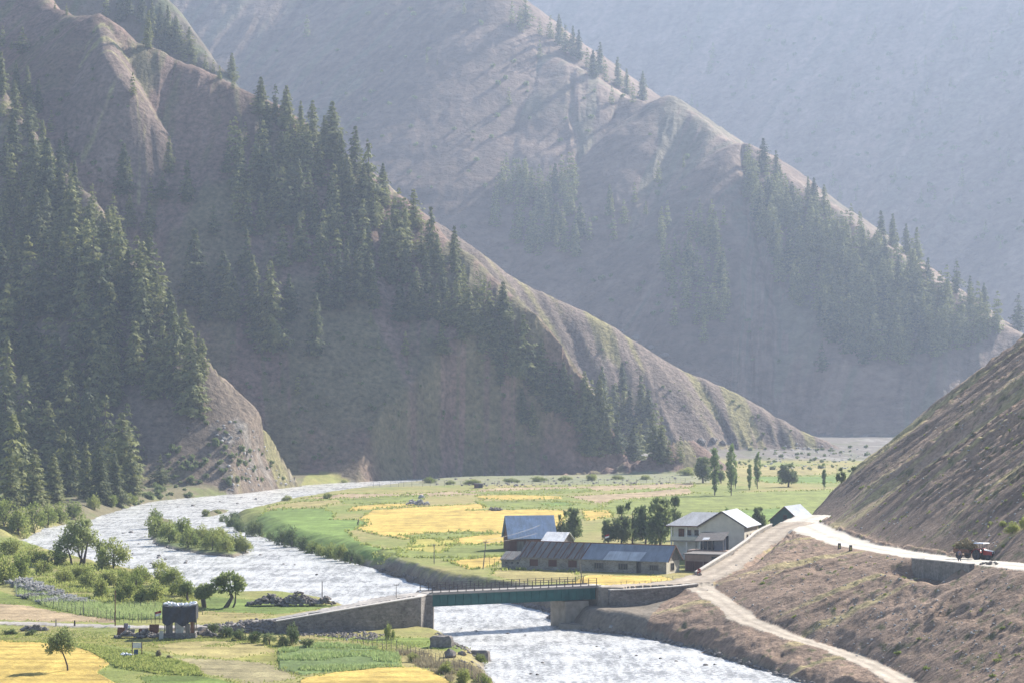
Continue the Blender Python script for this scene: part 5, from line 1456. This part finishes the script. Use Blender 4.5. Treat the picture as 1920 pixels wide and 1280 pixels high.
def heap(px, py, w, h, n, r0, r1, D=.35):
    x0, y0, z0 = pick(px, py); s = y0 / F; out = []
    for _ in range(n):
        a, b_ = rnd.uniform(-1, 1), rnd.uniform(-1, 1)
        if a * a + b_ * b_ > 1: continue
        x, y = x0 + a * w * s / 2, y0 + w * s * D * (b_ + 1) / 2
        out.append((x, y, zat(x, y) + rnd.uniform(.3, 1) * h * s * (1 - a * a) ** .5 * (1 - b_ * b_) ** .5 * (.75 + .25 * math.sin(a * 9)), rnd.uniform(r0, r1)))
    return out
rubble('stone_heap', heap(544, 1136, 168, 28, 700, .16, .42, .22), 'long heap of grey stones on the river bank behind the approach road', kind=None, cat='stone heap')
rubble('stone_pile', heap(62, 1182, 52, 12, 160, .15, .35), 'low dark stone pile beside the road at the left edge', kind=None, cat='stone pile')
rubble('stone_pile', heap(783, 947, 44, 12, 160, .25, .5), 'brown stone pile at the top of the big golden field', 'pale_rock', kind=None, cat='stone pile')
rubble('stone_pile', heap(928, 957, 26, 7, 60, .25, .5), 'small grey stone pile near the upper right of the golden field', kind=None, cat='stone pile')
rubble('stone_pile', heap(1855, 1058, 34, 7, 60, .1, .25), 'small gravel pile at the road edge below the tractor', kind=None, cat='stone pile')
RB_ = scatter([(380, 1172), (480, 1160), (600, 1166), (720, 1190), (700, 1200), (560, 1190), (420, 1182)], 900, .12, .36)
RB_ += scatter([(1060, 1176), (1180, 1184), (1330, 1216), (1460, 1262), (1540, 1284), (1500, 1290), (1430, 1266), (1300, 1226), (1180, 1196), (1060, 1186)], 520, .12, .42)
RB_ += scatter([(985, 1130), (1075, 1150), (1075, 1170), (1040, 1162), (960, 1136)], 200, .15, .45) + scatter([(812, 1184), (860, 1192), (885, 1212), (940, 1236), (930, 1256), (900, 1236), (850, 1212)], 160, .12, .4)
RB_ += scatter([(860, 1236), (930, 1250), (940, 1280), (900, 1280)], 60, .1, .3) + scatter([(268, 990), (285, 1016), (380, 1040), (475, 1040), (470, 1046), (360, 1046), (272, 1022)], 160, .15, .4)
RB_ += scatter([(60, 1000), (110, 1008), (105, 1020), (45, 1018)], 60, .2, .5) + scatter([(690, 1058), (870, 1106), (900, 1116), (860, 1118), (760, 1094)], 160, .12, .35)
RB_ += scatter([(760, 898), (900, 896), (1260, 892), (1300, 905), (1100, 912), (900, 912), (760, 905)], 160, .25, .7)
for px, py, r in [(300, 1046, .5), (340, 1056, .4), (260, 1040, .6), (270, 1060, .5), (500, 1040, .4), (560, 1060, .35), (610, 1075, .4), (250, 1000, .6), (230, 1020, .5), (370, 950, .7), (420, 940, .6), (480, 930, .6), (960, 1190, .35), (1000, 1240, .3), (1100, 1215, .3), (880, 1180, .3), (1230, 1240, .3), (985, 1262, .3), (1330, 1250, .35), (1190, 1230, .3)] * 2:
    x, y, _ = WZ(px + rnd.gauss(0, 14), py + rnd.gauss(0, 3), 0)
    RB_.append((x, y, -.05, r * rnd.uniform(.6, 1.2)))
rubble('rubble', RB_, 'loose grey stones strewn along the river banks', 'rock')
RP = scatter([(1000, 1095), (1240, 1100), (1400, 1150), (1640, 1245), (1900, 1280), (1920, 1070), (1560, 1030), (1440, 1000), (1330, 1090)], 420, .06, .2) + scatter([(1560, 900), (1920, 640), (1920, 1030), (1560, 990)], 200, .08, .25)
RP += scatter([(400, 780), (470, 800), (550, 905), (430, 925)], 90, .3, .8) + scatter([(1480, 830), (1640, 838), (1600, 880), (1420, 880)], 120, .3, .9)
rubble('scree', RP, 'pale stones scattered over the dirt slopes', 'pale_rock')
# ---------------------------------------------------------------- tractor, people, hut, poles, fences
def wheel(parent, x, y, z, r, w, rim='dark_steel', name='wheel'):
    """axle along local y"""
    m = MB(); n = 22
    prof = [(r * .62, -w * .42), (r * .9, -w * .5), (r, -w * .3), (r, w * .3), (r * .9, w * .5), (r * .62, w * .42)]
    for k in range(n):
        a = 6.28319 * k / n; rr = 1 + (.035 if k % 2 else 0)
        for q, yy in prof: m.v.append((q * (rr if q > r * .95 else 1) * math.cos(a), yy, q * (rr if q > r * .95 else 1) * math.sin(a)))
    for k in range(n):
        for j in range(5):
            a, b_ = k * 6 + j, ((k + 1) % n) * 6 + j
            m.f.append((a, b_, b_ + 1, a + 1))
    e = m.build('tyre', 'rubber', parent, (x, y, z)); 
    rm = MB(); rm.tube([(0, -w * .3, 0), (0, w * .3, 0)], r * .62, 16).tube([(0, -w * .48, 0), (0, w * .48, 0)], r * .2, 10)
    rm.build('rim', rim, e)
    e.name = name
    return e
TP = pick(1845, 1049)
trz = math.atan2(-.78, .68)
tr = empty('tractor', (TP[0], TP[1], TP[2]), trz); tag(tr, 'red tractor with white canopy and bonnet standing on the road', 'tractor')
hood = MB(); hood.hexa([(.1, -.32, .75), (1.55, -.28, .75), (1.55, .28, .75), (.1, .32, .75)], [(.1, -.30, 1.42), (1.5, -.24, 1.28), (1.5, .24, 1.28), (.1, .30, 1.42)]); hood.build('engine_cover', 'red_paint', tr)
MB().hexa([(.3, -.33, 1.40), (1.62, -.27, 1.27), (1.62, .27, 1.27), (.3, .33, 1.40)], [(.3, -.26, 1.50), (1.58, -.2, 1.36), (1.58, .2, 1.36), (.3, .26, 1.50)]).build('bonnet', 'plastic_white', tr)
MB().box(1.56, 1.62, -.24, .24, .78, 1.24).build('grille', 'dark_steel', tr)
MB().box(-1.1, 1.5, -.2, .2, .55, .78).box(1.1, 1.25, -.7, .7, .38, .5).build('chassis', 'dark_steel', tr)
for s in (-1, 1):
    f = MB(); n = 8
    for i in range(n):
        a0, a1 = math.radians(20 + 150 * i / n), math.radians(20 + 150 * (i + 1) / n)
        y0, y1 = (.45, .95) if s > 0 else (-.95, -.45)
        q = [(-.75 + .84 * math.cos(a), y, .74 + .84 * math.sin(a)) for a in (a0, a1) for y in (y0, y1)]
        f.hexa([q[0], q[1], q[3], q[2]], [(x * 1.0, y, z + .04) for x, y, z in (q[0], q[1], q[3], q[2])])
    f.build('mudguard', 'red_paint', tr)
    wheel(tr, -.75, s * .72, .72, .72, .38)
    wheel(tr, 1.18, s * .66, .40, .40, .22)
    MB().box(1.62, 1.66, s * .2 - .07, s * .2 + .07, 1.05, 1.18).build('headlight', 'plastic_white', tr)
MB().box(-1.05, -.55, -.25, .25, .95, 1.07).box(-1.12, -1.02, -.25, .25, 1.07, 1.5).build('seat', 'rubber', tr)
st = MB(); st.bar((.05, 0, 1.2), (-.25, 0, 1.55), .05); st.tube([(-.25 + .17 * math.cos(a) * .7, .2 * math.sin(a), 1.55 + .17 * math.cos(a) * .7) for a in [6.283 * k / 10 for k in range(11)]], .02, 5); st.build('steering_wheel', 'rubber', tr)
for x, y in ((-1.15, -.55), (-1.15, .55), (.1, -.55), (.1, .55)): MB().bar((x, y, 1.2), (x, y, 2.32), .05).build('canopy_post', 'dark_steel', tr)
MB().hexa([(-1.35, -.75, 2.30), (.45, -.75, 2.34), (.45, .75, 2.34), (-1.35, .75, 2.30)], [(-1.25, -.65, 2.42), (.35, -.65, 2.46), (.35, .65, 2.46), (-1.25, .65, 2.42)]).build('canopy', 'plastic_white', tr)
MB().tube([(.9, .15, 1.3), (.9, .15, 1.85)], .04, 6).build('exhaust', 'dark_steel', tr)
cdir = Vector((math.cos(trz), math.sin(trz), 0))
tl = empty('farm_trailer', tuple(Vector(TP) - cdir * 3.15), trz); tag(tl, 'two-wheeled farm trailer hitched behind the red tractor', 'trailer')
MB().box(-1.5, 1.3, -.95, .95, .85, .97).build('bed', 'dark_steel', tl)
for a in ((-1.5, 1.3, -.98, -.92), (-1.5, 1.3, .92, .98)): MB().box(*a, .975, 1.45).build('side_board', 'rust', tl)
MB().box(-1.56, -1.5, -.95, .95, .97, 1.45).build('tail_board', 'rust', tl)
MB().bar((1.3, 0, .85), (2.2, 0, .6), .1).bar((-.5, -.9, .5), (-.5, .9, .5), .1).bar((-.5, -.5, .5), (-.5, -.5, .85), .12).bar((-.5, .5, .5), (-.5, .5, .85), .12).build('drawbar', 'dark_steel', tl)
for s in (-1, 1): wheel(tl, -.5, s * 1.0, .55, .55, .28)
hl = crown_mesh('hay_load', [(0, 0, .55, 1.15, .62), (-.9, 0, .5, .8, .55), (.8, 0, .5, .8, .6), (-.3, .4, .8, .8, .5)], 3000, .34, 'hay_', 5) if 'hay_' in M else crown_mesh('hay_load', [(0, 0, .55, 1.15, .62), (-.9, 0, .5, .8, .55), (.8, 0, .5, .8, .6), (-.3, .4, .8, .8, .5)], 3000, .34, 'dry_stems', 5)
hl.materials.clear(); hl.materials.append(M['hay'])
b_ = Vector(TP) - cdir * 3.2
o = obj('hay_load', hl, None, (b_.x, b_.y, b_.z + 1.25)); o.rotation_euler[2] = trz; tag(o, 'heaped load of dry hay on the farm trailer', 'hay')

plain('skin', (.28, .16, .11), .6, 3, .95, 1.05)
plain('mauve_cloth', (.20, .16, .20), .9, 6, .8, 1.2); plain('dark_cloth', (.035, .04, .06), .9, 6, .8, 1.2); plain('red_cloth', (.34, .06, .05), .9, 6, .8, 1.2); plain('black_cloth', (.02, .018, .02), .9, 6, .8, 1.2); plain('hair', (.015, .012, .010), .7, 8)
def person(loc, rz, joints, edges, label, top, legs, h=1.7, sit=False, group=None):
    """one skinned body; garments are children grown on the same joints"""
    e = empty('person', loc, rz); tag(e, label, 'person', group)
    def skin(name, js, es, m, grow=0.0):
        me = bpy.data.meshes.new(name); me.from_pydata([joints[j][0] for j in js], [], [(js.index(a), js.index(b)) for a, b in es]); me.materials.append(M[m])
        o = obj(name, me, e)
        sk = o.modifiers.new('skin', 'SKIN'); o.modifiers.new('sub', 'SUBSURF').levels = 1
        o.modifiers['sub'].render_levels = 1
        for i, j in enumerate(js):
            r = joints[j][1] + grow; v = me.skin_vertices[0].data[i]; v.radius = (r, r); v.use_root = (i == 0)
        return o
    skin('body', list(joints), edges, 'skin')
    t_ = [j for j in ('waist', 'chest', 'neckb', 'shl', 'shr', 'ell', 'elr', 'wrl', 'wrr') if j in joints]
    te = [x for x in edges if x[0] in t_ and x[1] in t_]
    skin('shirt', t_, te, top, .022)
    l_ = [j for j in ('pelvis', 'hipl', 'hipr', 'knl', 'knr', 'anl', 'anr') if j in joints]
    skin('trousers', l_, [x for x in edges if x[0] in l_ and x[1] in l_], legs, .022)
    hd = joints['head'][0]
    import bmesh
    bm = bmesh.new(); bmesh.ops.create_uvsphere(bm, u_segments=12, v_segments=8, radius=1)
    for v in bm.verts:
        v.co = Vector((v.co.x * .095, v.co.y * .11 + .015, v.co.z * .11 + .03))
        if v.co.z < .0 and v.co.y < 0: v.co.y = .02
    me = bpy.data.meshes.new('hair'); bm.to_mesh(me); bm.free(); me.materials.append(M['hair']); obj('hair', me, e, hd)
    return e
def standing(stride=.12, arm=.1, bend=0.0):
    J = {'pelvis': ((0, 0, .92), .13), 'waist': ((0, bend * -.1, 1.08), .12), 'chest': ((0, -bend * .35, 1.32), .145), 'neckb': ((0, -bend * .45, 1.46), .06), 'head': ((0, -bend * .5 - .02, 1.60), .09), 'crown': ((0, -bend * .5 - .01, 1.68), .07), 'nose': ((0, -bend * .5 - .11, 1.60), .018),
         'hipl': ((.09, 0, .86), .085), 'hipr': ((-.09, 0, .86), .085), 'knl': ((.11, -.04, .48), .06), 'knr': ((-.10, stride * .4, .48), .06), 'anl': ((.12, -stride, .08), .042), 'anr': ((-.11, stride, .08), .042), 'tol': ((.13, -stride - .15, .035), .035), 'tor': ((-.13, stride - .14, .035), .035),
         'shl': ((.19, -bend * .4, 1.40), .06), 'shr': ((-.19, -bend * .4, 1.40), .06), 'ell': ((.26, .02 - bend * .4, 1.14), .043), 'elr': ((-.26, .02 - bend * .4, 1.14), .043), 'wrl': ((.25, -arm - bend * .5, .92), .03), 'wrr': ((-.25, -arm - bend * .5, .92), .03)}
    E = [('pelvis', 'waist'), ('waist', 'chest'), ('chest', 'neckb'), ('neckb', 'head'), ('head', 'crown'), ('head', 'nose'), ('pelvis', 'hipl'), ('pelvis', 'hipr'), ('hipl', 'knl'), ('hipr', 'knr'), ('knl', 'anl'), ('knr', 'anr'), ('anl', 'tol'), ('anr', 'tor'), ('chest', 'shl'), ('chest', 'shr'), ('shl', 'ell'), ('shr', 'elr'), ('ell', 'wrl'), ('elr', 'wrr')]
    for s, sx in (('l', 1), ('r', -1)):
        wx, wy, wz = J['wr' + s][0]
        J['pa' + s] = ((wx, wy - .02, wz - .07), .028); E.append(('wr' + s, 'pa' + s))
        for k in range(4):
            J['f%d%s' % (k, s)] = ((wx + (k - 1.5) * .008 * sx, wy - .055 + k * .022, wz - .15 + .008 * abs(k - 1)), .009); E.append(('pa' + s, 'f%d%s' % (k, s)))
        J['th' + s] = ((wx - .02 * sx, wy - .07, wz - .10), .010); E.append(('pa' + s, 'th' + s))
    return J, E
def pick_person(px, py, rz, J, E, label, top, legs):
    p = pick(px, py); return person(p, rz, J, E, label, top, legs)
J, E = standing()
pick_person(1799, 1052, .6, J, E, 'person in a mauve top and dark trousers standing beside the trailer wheel', 'mauve_cloth', 'dark_cloth')
J, E = standing(.2, .15, .35)
pick_person(671, 985, 1.2, J, E, 'person in dark clothes walking between the golden and green fields', 'black_cloth', 'black_cloth')
J, E = standing(.05, .2)
for k in ('pelvis', 'waist', 'chest', 'neckb', 'head', 'crown', 'nose', 'hipl', 'hipr', 'shl', 'shr', 'ell', 'elr', 'wrl', 'wrr', 'pal', 'par', 'thl', 'thr') + tuple('f%d%s' % (i, s) for i in range(4) for s in 'lr'):
    (x, y, z), r = J[k]; J[k] = ((x, y, z - .45), r)
J['knl'] = ((.12, -.42, .50), .06); J['knr'] = ((-.12, -.40, .50), .06); J['anl'] = ((.12, -.42, .08), .042); J['anr'] = ((-.12, -.40, .08), .042); J['tol'] = ((.13, -.56, .035), .035); J['tor'] = ((-.13, -.54, .035), .035)
pp = pick(1311, 1077)
person((pp[0], pp[1], pp[2]), -.4, J, E, 'person in red sitting on a stone at the lower end of the parapet', 'red_cloth', 'red_cloth')
rock(1312, 1078, 8, 6, 'stone the person in red sits on by the parapet end', 41)

# --- roadside tarpaulin hut
HPt = WZ(336, 1196, 1.75)
ht = empty('hut', (HPt[0], HPt[1], zat(HPt[0], HPt[1]) - .1), .05); tag(ht, 'makeshift hut under a black tarpaulin weighted with white bundles', 'hut')
MB().box(-2.2, 2.3, 0, 3.4, -.4, .9).build('plinth', 'masonry', ht)
for x, y in ((-2.05, .2), (-.6, .15), (.8, .15), (2.1, .2), (-2.0, 3.1), (2.1, 3.1)): MB().bar((x, y, .9), (x + .05, y, 4.3), .12).build('post', 'grey_wood', ht)
tp = MB(); nx, nz = 14, 8
for j in range(nz + 1):
    for i in range(nx + 1):
        x = -2.35 + 4.7 * i / nx; z = 4.75 - 2.4 * j / nz * (1 + .12 * math.sin(i * .9)) - .25 * math.sin(3.1 * i / nx)
        tp.v.append((x, -.08 - .18 * math.sin(i * 1.3 + j * .5) - .05 * j / nz, z))
for j in range(nz):
    for i in range(nx): a = j * (nx + 1) + i; tp.f.append((a, a + 1, a + nx + 2, a + nx + 1))
b = len(tp.v)
for j in range(5):
    for i in range(nx + 1):
        x = -2.35 + 4.7 * i / nx; tp.v.append((x, -.08 - (.18 * math.sin(i * 1.3)) * (1 - j / 4) + 3.7 * j / 4, 4.752 - .25 * math.sin(3.1 * i / nx) + .12 * math.sin(i * 2.1 + j * 2)))
for j in range(4):
    for i in range(nx): a = b + j * (nx + 1) + i; tp.f.append((a + nx + 1, a + nx + 2, a + 1, a))
for sx in (-2.36, 2.36): tp.quad((sx, -.1, 2.6), (sx, 3.6, 2.8), (sx, 3.6, 4.7), (sx, -.1, 4.7))
tp.build('tarpaulin', 'tarpaulin', ht, None, True)
g = random.Random(9)
for x0, x1, m_ in ((-1.9, -.9, 'grey_wood'), (-.5, .6, 'pale_rock'), (.9, 1.5, 'grey_wood'), (1.55, 2.05, 'rust')): MB().box(x0, x1, .02, .09, .905, 2.35 + g.uniform(-.2, .3)).build('side_curtain', m_, ht)
me = None
for i in range(16):
    x, y = -1.9 + 3.9 * (i % 8) / 7 + g.uniform(-.15, .15), .3 + 1.3 * (i // 8) + g.uniform(-.2, .3)
    o = obj('bundle', rock_mesh('bundle', (.34, .3, .24), 80 + i, 'plastic_white'), None, (HPt[0] + x, HPt[1] + y, ht.location[2] + 5.02 - .2 * math.sin(3.1 * (x + 2.35) / 4.7)))
    tag(o, 'white bundle weighting down the black tarpaulin roof of the hut', 'bundle', 'white bundles on the hut roof')
def sheet(px, py, w, h, m, name, label, cat, rz=0, tilt=.15):
    p = pick(px, py); s = p[1] / F
    o = MB().hexa([(-w * s / 2, 0, -.1), (w * s / 2, 0, -.1), (w * s / 2, .08, -.1), (-w * s / 2, .08, -.1)], [(-w * s / 2 + tilt * .3, tilt, h * s), (w * s / 2 + tilt * .3, tilt, h * s), (w * s / 2 + tilt * .3, .08 + tilt, h * s), (-w * s / 2 + tilt * .3, .08 + tilt, h * s)]).build(name, m, None, p)
    o.rotation_euler[2] = rz; tag(o, label, cat); return o
sheet(302, 1198, 8, 16, 'pale_concrete', 'board', 'upright pale board standing at the left corner of the hut', 'board')
for i, (px, py, w, h, m_, lab) in enumerate([(226, 1190, 14, 14, 'rust', 'leftmost rusty sheet propped in the scrap fence'), (243, 1192, 16, 13, 'grey_wood', 'grey board between two rusty sheets of the scrap fence'), (268, 1194, 18, 16, 'rust', 'rusty sheet behind the pale tilted panel'), (288, 1194, 18, 24, 'rust', 'tallest rust-red sheet beside the hut'), (234, 1188, 8, 20, 'mauve_cloth', 'purplish cloth hung on the scrap fence')]):
    sheet(px, py, w, h, m_, 'scrap_sheet', lab, 'scrap sheet', rnd.uniform(-.3, .3), .3)
sheet(268, 1186, 15, 9, 'pale_concrete', 'panel', 'pale tilted panel lying against the rusty sheets', 'panel', .2, .9)
rubble('scrap_heap', heap(262, 1196, 100, 16, 260, .12, .35, .2), 'low dark heap of stones and scrap left of the hut', kind=None, cat='heap')
rubble('plinth_rubble', heap(385, 1194, 50, 14, 120, .12, .3, .2), 'reddish stone rubble at the right corner of the hut', kind=None, cat='rubble')
for i, (px, py, w, lab) in enumerate([(242, 1178, 7, 'white sack on the rusty scrap left of the hut'), (287, 1178, 5, 'small white bag next to the rusty sheets'), (447, 1174, 5, 'left one of two white stones on the bank below the road'), (457, 1179, 5, 'right one of two white stones on the bank below the road'), (562, 1202, 4, 'white stone in the dark shrubs below the road'), (650, 1200, 4, 'white stone by a fence stake near the reeds'), (788, 1110, 4, 'white marker stone at the near end of the bridge')]):
    rock(px, py, w, w, lab, 140 + i, 'plastic_white', 'white_stone', 'stone', up=.6)
rubble('plastic_sheet', heap(236, 1230, 26, 6, 60, .12, .3, .3), 'crumpled white plastic sheet on the grass by the sign board', 'plastic_white', None, 'sheet')
def post(px, py, h, w, label, m_='grey_wood', lean=0.0, name='utility_pole', cat='pole', arm=0, group=None, dep=None):
    p = pick(px, py) if dep is None else WY(px, py, dep); s = p[1] / F
    e = empty(name, p); tag(e, label, cat, group)
    MB().tube([(0, 0, -.5), (lean * s * h, 0, h * s)], [w, w * .7], 7).build('shaft', m_, e)
    if arm:
        a = lean * s * h * .93
        MB().bar((a - arm / 2, 0, h * s * .93), (a + arm / 2, 0, h * s * .93), .09).build('crossarm', m_, e)
        for q in (-.45, .45): MB().tube([(a + arm * q, 0, h * s * .93 + .05), (a + arm * q, 0, h * s * .93 + .2)], .05, 6).build('insulator', 'pale_concrete', e)
    return e
post(905, 1066, 54, .11, 'tall leaning utility pole in the field left of the stone building', lean=.12, arm=.9)
post(814, 1056, 38, .10, 'straight utility pole on the field edge above the eroded bank', arm=.8)
post(1093, 1094, 46, .10, 'leaning pole rising behind the bridge railing before the stone building', lean=-.15)
post(604, 1133, 44, .09, 'thin dark pole beside the stone heap on the approach road', m_='dark_steel')
post(743, 1120, 26, .05, 'short bare stick pole on the road shoulder before the bridge', arm=.7)
post(216, 1172, 66, .10, 'tall pole at the left end of the scrap fence', m_='brown_wood')
post(31, 1116, 28, .09, 'pale pole with a white top at the left end of the wire fence', m_='pale_concrete')
post(105, 1172, 12, .12, 'grey stone post on the roadside behind the lone crooked tree', m_='concrete', name='stone_post', cat='post')
post(140, 1172, 10, .16, 'dark short post on the roadside grass', m_='dark_steel', name='stone_post', cat='post')
post(157, 1152, 26, .06, 'thin stake in the wire fence behind the pinkish field', m_='grey_wood')
post(425, 1192, 30, .06, 'thin dead stake in the dark shrubs right of the hut', m_='dark_steel', lean=.1)
for i, (px, py) in enumerate([(1574, 1030), (1595, 1034)]):
    p = pick(px, py - 2); s = p[1] / F
    e = empty('road_marker', p, -.2); tag(e, ('left' if i == 0 else 'right') + ' one of two dark and yellow marker blocks on the road edge', 'road marker', 'marker blocks on the upper road')
    MB().hexa([(-.28, -.2, -.2), (.28, -.2, -.2), (.28, .2, -.2), (-.28, .2, -.2)], [(-.24, -.16, .95), (.24, -.16, .95), (.24, .16, .95), (-.24, .16, .95)]).build('block', 'dark_steel', e)
    MB().box(-.10, .16, -.235, -.215, .15, .62).build('painted_panel', 'yellow_paint', e)
# sign board and barrel
p = pick(257, 1229); s = p[1] / F
e = empty('sign_board', p, 0); tag(e, 'white board on two wooden posts in the grass before the hut', 'sign')
for x in (-.62, .62): MB().bar((x, 0, -.3), (x, 0, 1.85), .11).build('post', 'brown_wood', e)
MB().box(-.56, .56, -.04, .02, 1.05, 1.75).build('panel', 'white_paint', e)
p2 = pick(256, 1229)
e = empty('barrel', (p2[0] - .0, p2[1] - .35, p2[2])); tag(e, 'dark blue barrel under the white sign board', 'barrel')
MB().tube([(0, 0, 0), (0, 0, .25), (0, 0, .27), (0, 0, .6), (0, 0, .62), (0, 0, .85)], [.27, .29, .27, .27, .29, .27], 14).build('drum', 'blue_plastic', e)
MB().tube([(0, 0, .851), (0, 0, .88)], [.25, .25], 14).build('lid', 'dark_steel', e)
for i, (px, py, w, h) in enumerate([(297, 1232, 9, 14), (318, 1236, 10, 10), (334, 1234, 8, 12)]):
    p = pick(px, py); s = p[1] / F
    o = obj('hay_stook', crown_mesh('hay_stook', [(0, 0, h * s * .45, w * s * .45, h * s * .5)], 260, .22, 'dry_stems', 400 + i, 1, 1.2), None, p); tag(o, 'small upright stook of dry hay, %s from the left on the cut grass' % ORD[i], 'hay stook', 'hay stooks on the cut grass')
# flags
def flag(px, py, h, label, c1, c2, dep=None):
    p = pick(px, py) if dep is None else WY(px, py, dep); s = p[1] / F
    e = empty('flag', p); tag(e, label, 'flag')
    MB().tube([(0, 0, -.3), (0, 0, h * s)], .03, 6).build('pole', 'grey_wood', e)
    for k, c in enumerate((c1, c2)):
        m = MB(); w = .85
        for i in range(6):
            x = w * i / 5; m.v += [(x, .06 * math.sin(i * 1.5), h * s - .05 - k * .33 + .10 * i * .5), (x, .06 * math.sin(i * 1.5 + .4), h * s - .37 - k * .33 + .10 * i * .5)]
        for i in range(5): m.f.append((2 * i, 2 * i + 1, 2 * i + 3, 2 * i + 2))
        m.build('cloth', c, e)
flag(291, 1192, 46, 'small red and white flag flying left of the tarpaulin hut', 'red_paint', 'plastic_white')
flag(1134, 1032, 30, 'small orange and white flag before the dark grove', 'red_paint', 'plastic_white', 446)
# fences
def fence(name, line, n, h, label, lean=.12, wires=3, m_='grey_wood', r=.045, arms=False, zp=None):
    e = empty(name, (0, 0, 0)); tag(e, label, 'fence')
    L = [0]
    for a, b_ in zip(line[:-1], line[1:]): L.append(L[-1] + math.hypot(b_[0] - a[0], b_[1] - a[1]))
    tops = []
    g = random.Random(len(label))
    for i in range(n):
        t = L[-1] * (i + g.uniform(-.22, .22) * (0 < i < n - 1)) / (n - 1)
        px, py = np.interp(t, L, [q[0] for q in line]), np.interp(t, L, [q[1] for q in line])
        x, y, z = WZ(px, py, zp or 1.75); z = zat(x, y)
        hh = h * g.uniform(.82, 1.15); tx, ty = x + g.uniform(-1, 1) * lean, y + g.uniform(-1, 1) * lean
        m = MB().tube([(x, y, z - .3), (tx, ty, z + hh)], [r, r * .8], 6)
        if arms and i % 3 != 1: m.bar((tx, ty, z + hh * .97), (tx + .28, ty, z + hh + .38), .035).bar((tx, ty, z + hh * .97), (tx - .24, ty, z + hh + .33), .035)
        m.build('post', m_, e); tops.append((x, y, z, hh))
    w = MB()
    for k in range(wires):
        f_ = (k + 1) / (wires + .3)
        w.tube([(x, y, z + hh * f_) for x, y, z, hh in tops], .012, 4)
    w.build('wire', 'dark_steel', e)
fence('wire_fence', [(560, 1190), (640, 1200), (700, 1212), (765, 1226), (800, 1238), (860, 1258), (905, 1275), (945, 1295)], 44, 1.45, 'crooked wire fence with forked posts above the bottom golden field', arms=True, wires=4)
fence('wire_fence', [(28, 1116), (80, 1132), (150, 1150), (215, 1164), (300, 1166)], 34, 1.5, 'curved wire fence of rough stakes behind the pinkish field', wires=4)
fence('wire_fence', [(215, 1138), (300, 1142), (380, 1150)], 14, 1.3, 'second wire fence between the shrubs and the hut', wires=3)
fence('field_fence', [(700, 912), (790, 912), (900, 910), (1060, 908), (1200, 906), (1285, 904)], 40, 1.9, 'far fence of thin stakes along the river end of the fields', wires=2, r=.06, zp=3.1)
fence('paddock_fence', [(1165, 1092), (1200, 1090), (1240, 1086), (1262, 1080)], 10, 1.0, 'short stake fence at the edge of the small golden plot by the road', wires=2, zp=4.0)
fence('paddock_fence', [(918, 1060), (938, 1062), (950, 1066)], 5, 1.4, 'wooden rail fence at the left end of the stone building', wires=2, zp=3.1)
for px, lab in ((893, 'brown wooden box shed, left of the two at the far field edge'), (901, 'black box shed, right of the two at the far field edge')):
    p = WZ(px, 915, 3.1); e = empty('field_shed', (p[0], p[1], zat(p[0], p[1]) - .1)); tag(e, lab, 'shed')
    m_ = 'brown_wood' if px == 893 else 'window_dark'
    MB().box(-.75, .75, 0, 1.4, -.2, 1.5).build('wall', m_, e); slab(MB(), [(-.9, -.15, 1.5), (.9, -.15, 1.5), (.9, 1.6, 1.7), (-.9, 1.6, 1.7)], .07).build('roof', 'dark_steel', e)
# wires to the blue barn
w = MB()
for (a, b_) in ((((905, 1013), 432), ((1012, 984), 470)), (((905, 1017), 432), ((1006, 999), 470))):
    p, q = Vector(WY(*a[0], a[1])), Vector(WY(*b_[0], b_[1]))
    w.tube([p.lerp(q, t / 10) - Vector((0, 0, .35 * math.sin(math.pi * t / 10))) for t in range(11)], .025, 4)
tag(w.build('power_cable', 'pale_concrete'), 'two pale power cables running from the leaning pole to the barn', 'cable')
# grey thorn brush along the curved fence
for i, (px, py, w, h) in enumerate([(45, 1098, 36, 24), (65, 1106, 36, 24), (85, 1112, 36, 22), (105, 1120, 34, 20), (128, 1126, 34, 18), (150, 1130, 30, 16), (60, 1120, 30, 14), (95, 1130, 30, 14)]):
    p = pick(px, py); s = p[1] / F
    e = empty('thorn_brush', p); tag(e, 'grey dead thorn brush on the curved wire fence, %s from the left' % ORD[i], 'brush', 'thorn brush on the curved fence')
    if i == 0: tb = crown_mesh('twigs', lobeset(500, 9, .75, .8, .8), 700, .24, 'dry_stems', 500); tb.materials.clear(); tb.materials.append(M['grey_twigs'])
    o = obj('twigs', tb, e); o.scale = (w * s / 1.1, w * s / 1.6, h * s * .8)
# ---------------------------------------------------------------- the air
me = bpy.data.meshes.new('haze')
x0, x1, y0, y1, z0, z1 = -2600, 3200, -60, 4800, -30, float(ZZ.max()) + 60
v = [(x, y, z) for z in (z0, z1) for y in (y0, y1) for x in (x0, x1)]
me.from_pydata(v, [], [(0, 2, 3, 1), (4, 5, 7, 6), (0, 1, 5, 4), (2, 6, 7, 3), (0, 4, 6, 2), (1, 3, 7, 5)])
hz = bpy.data.objects.new('haze', me)
COL.objects.link(hz)
tag(hz, 'thin blue sunlit haze filling the valley', 'haze', None, 'stuff')
m = bpy.data.materials.new('haze')
m.use_nodes = True
nt = m.node_tree
for n in list(nt.nodes):
    if n.type != 'OUTPUT_MATERIAL':
        nt.nodes.remove(n)
pv = nt.nodes.new('ShaderNodeVolumePrincipled')
pv.inputs['Color'].default_value = HAZE_COL
pv.inputs['Density'].default_value = HAZE_D
pv.inputs['Anisotropy'].default_value = HAZE_G
nt.links.new(pv.outputs[0], nt.nodes['Material Output'].inputs['Volume'])
me.materials.append(m)
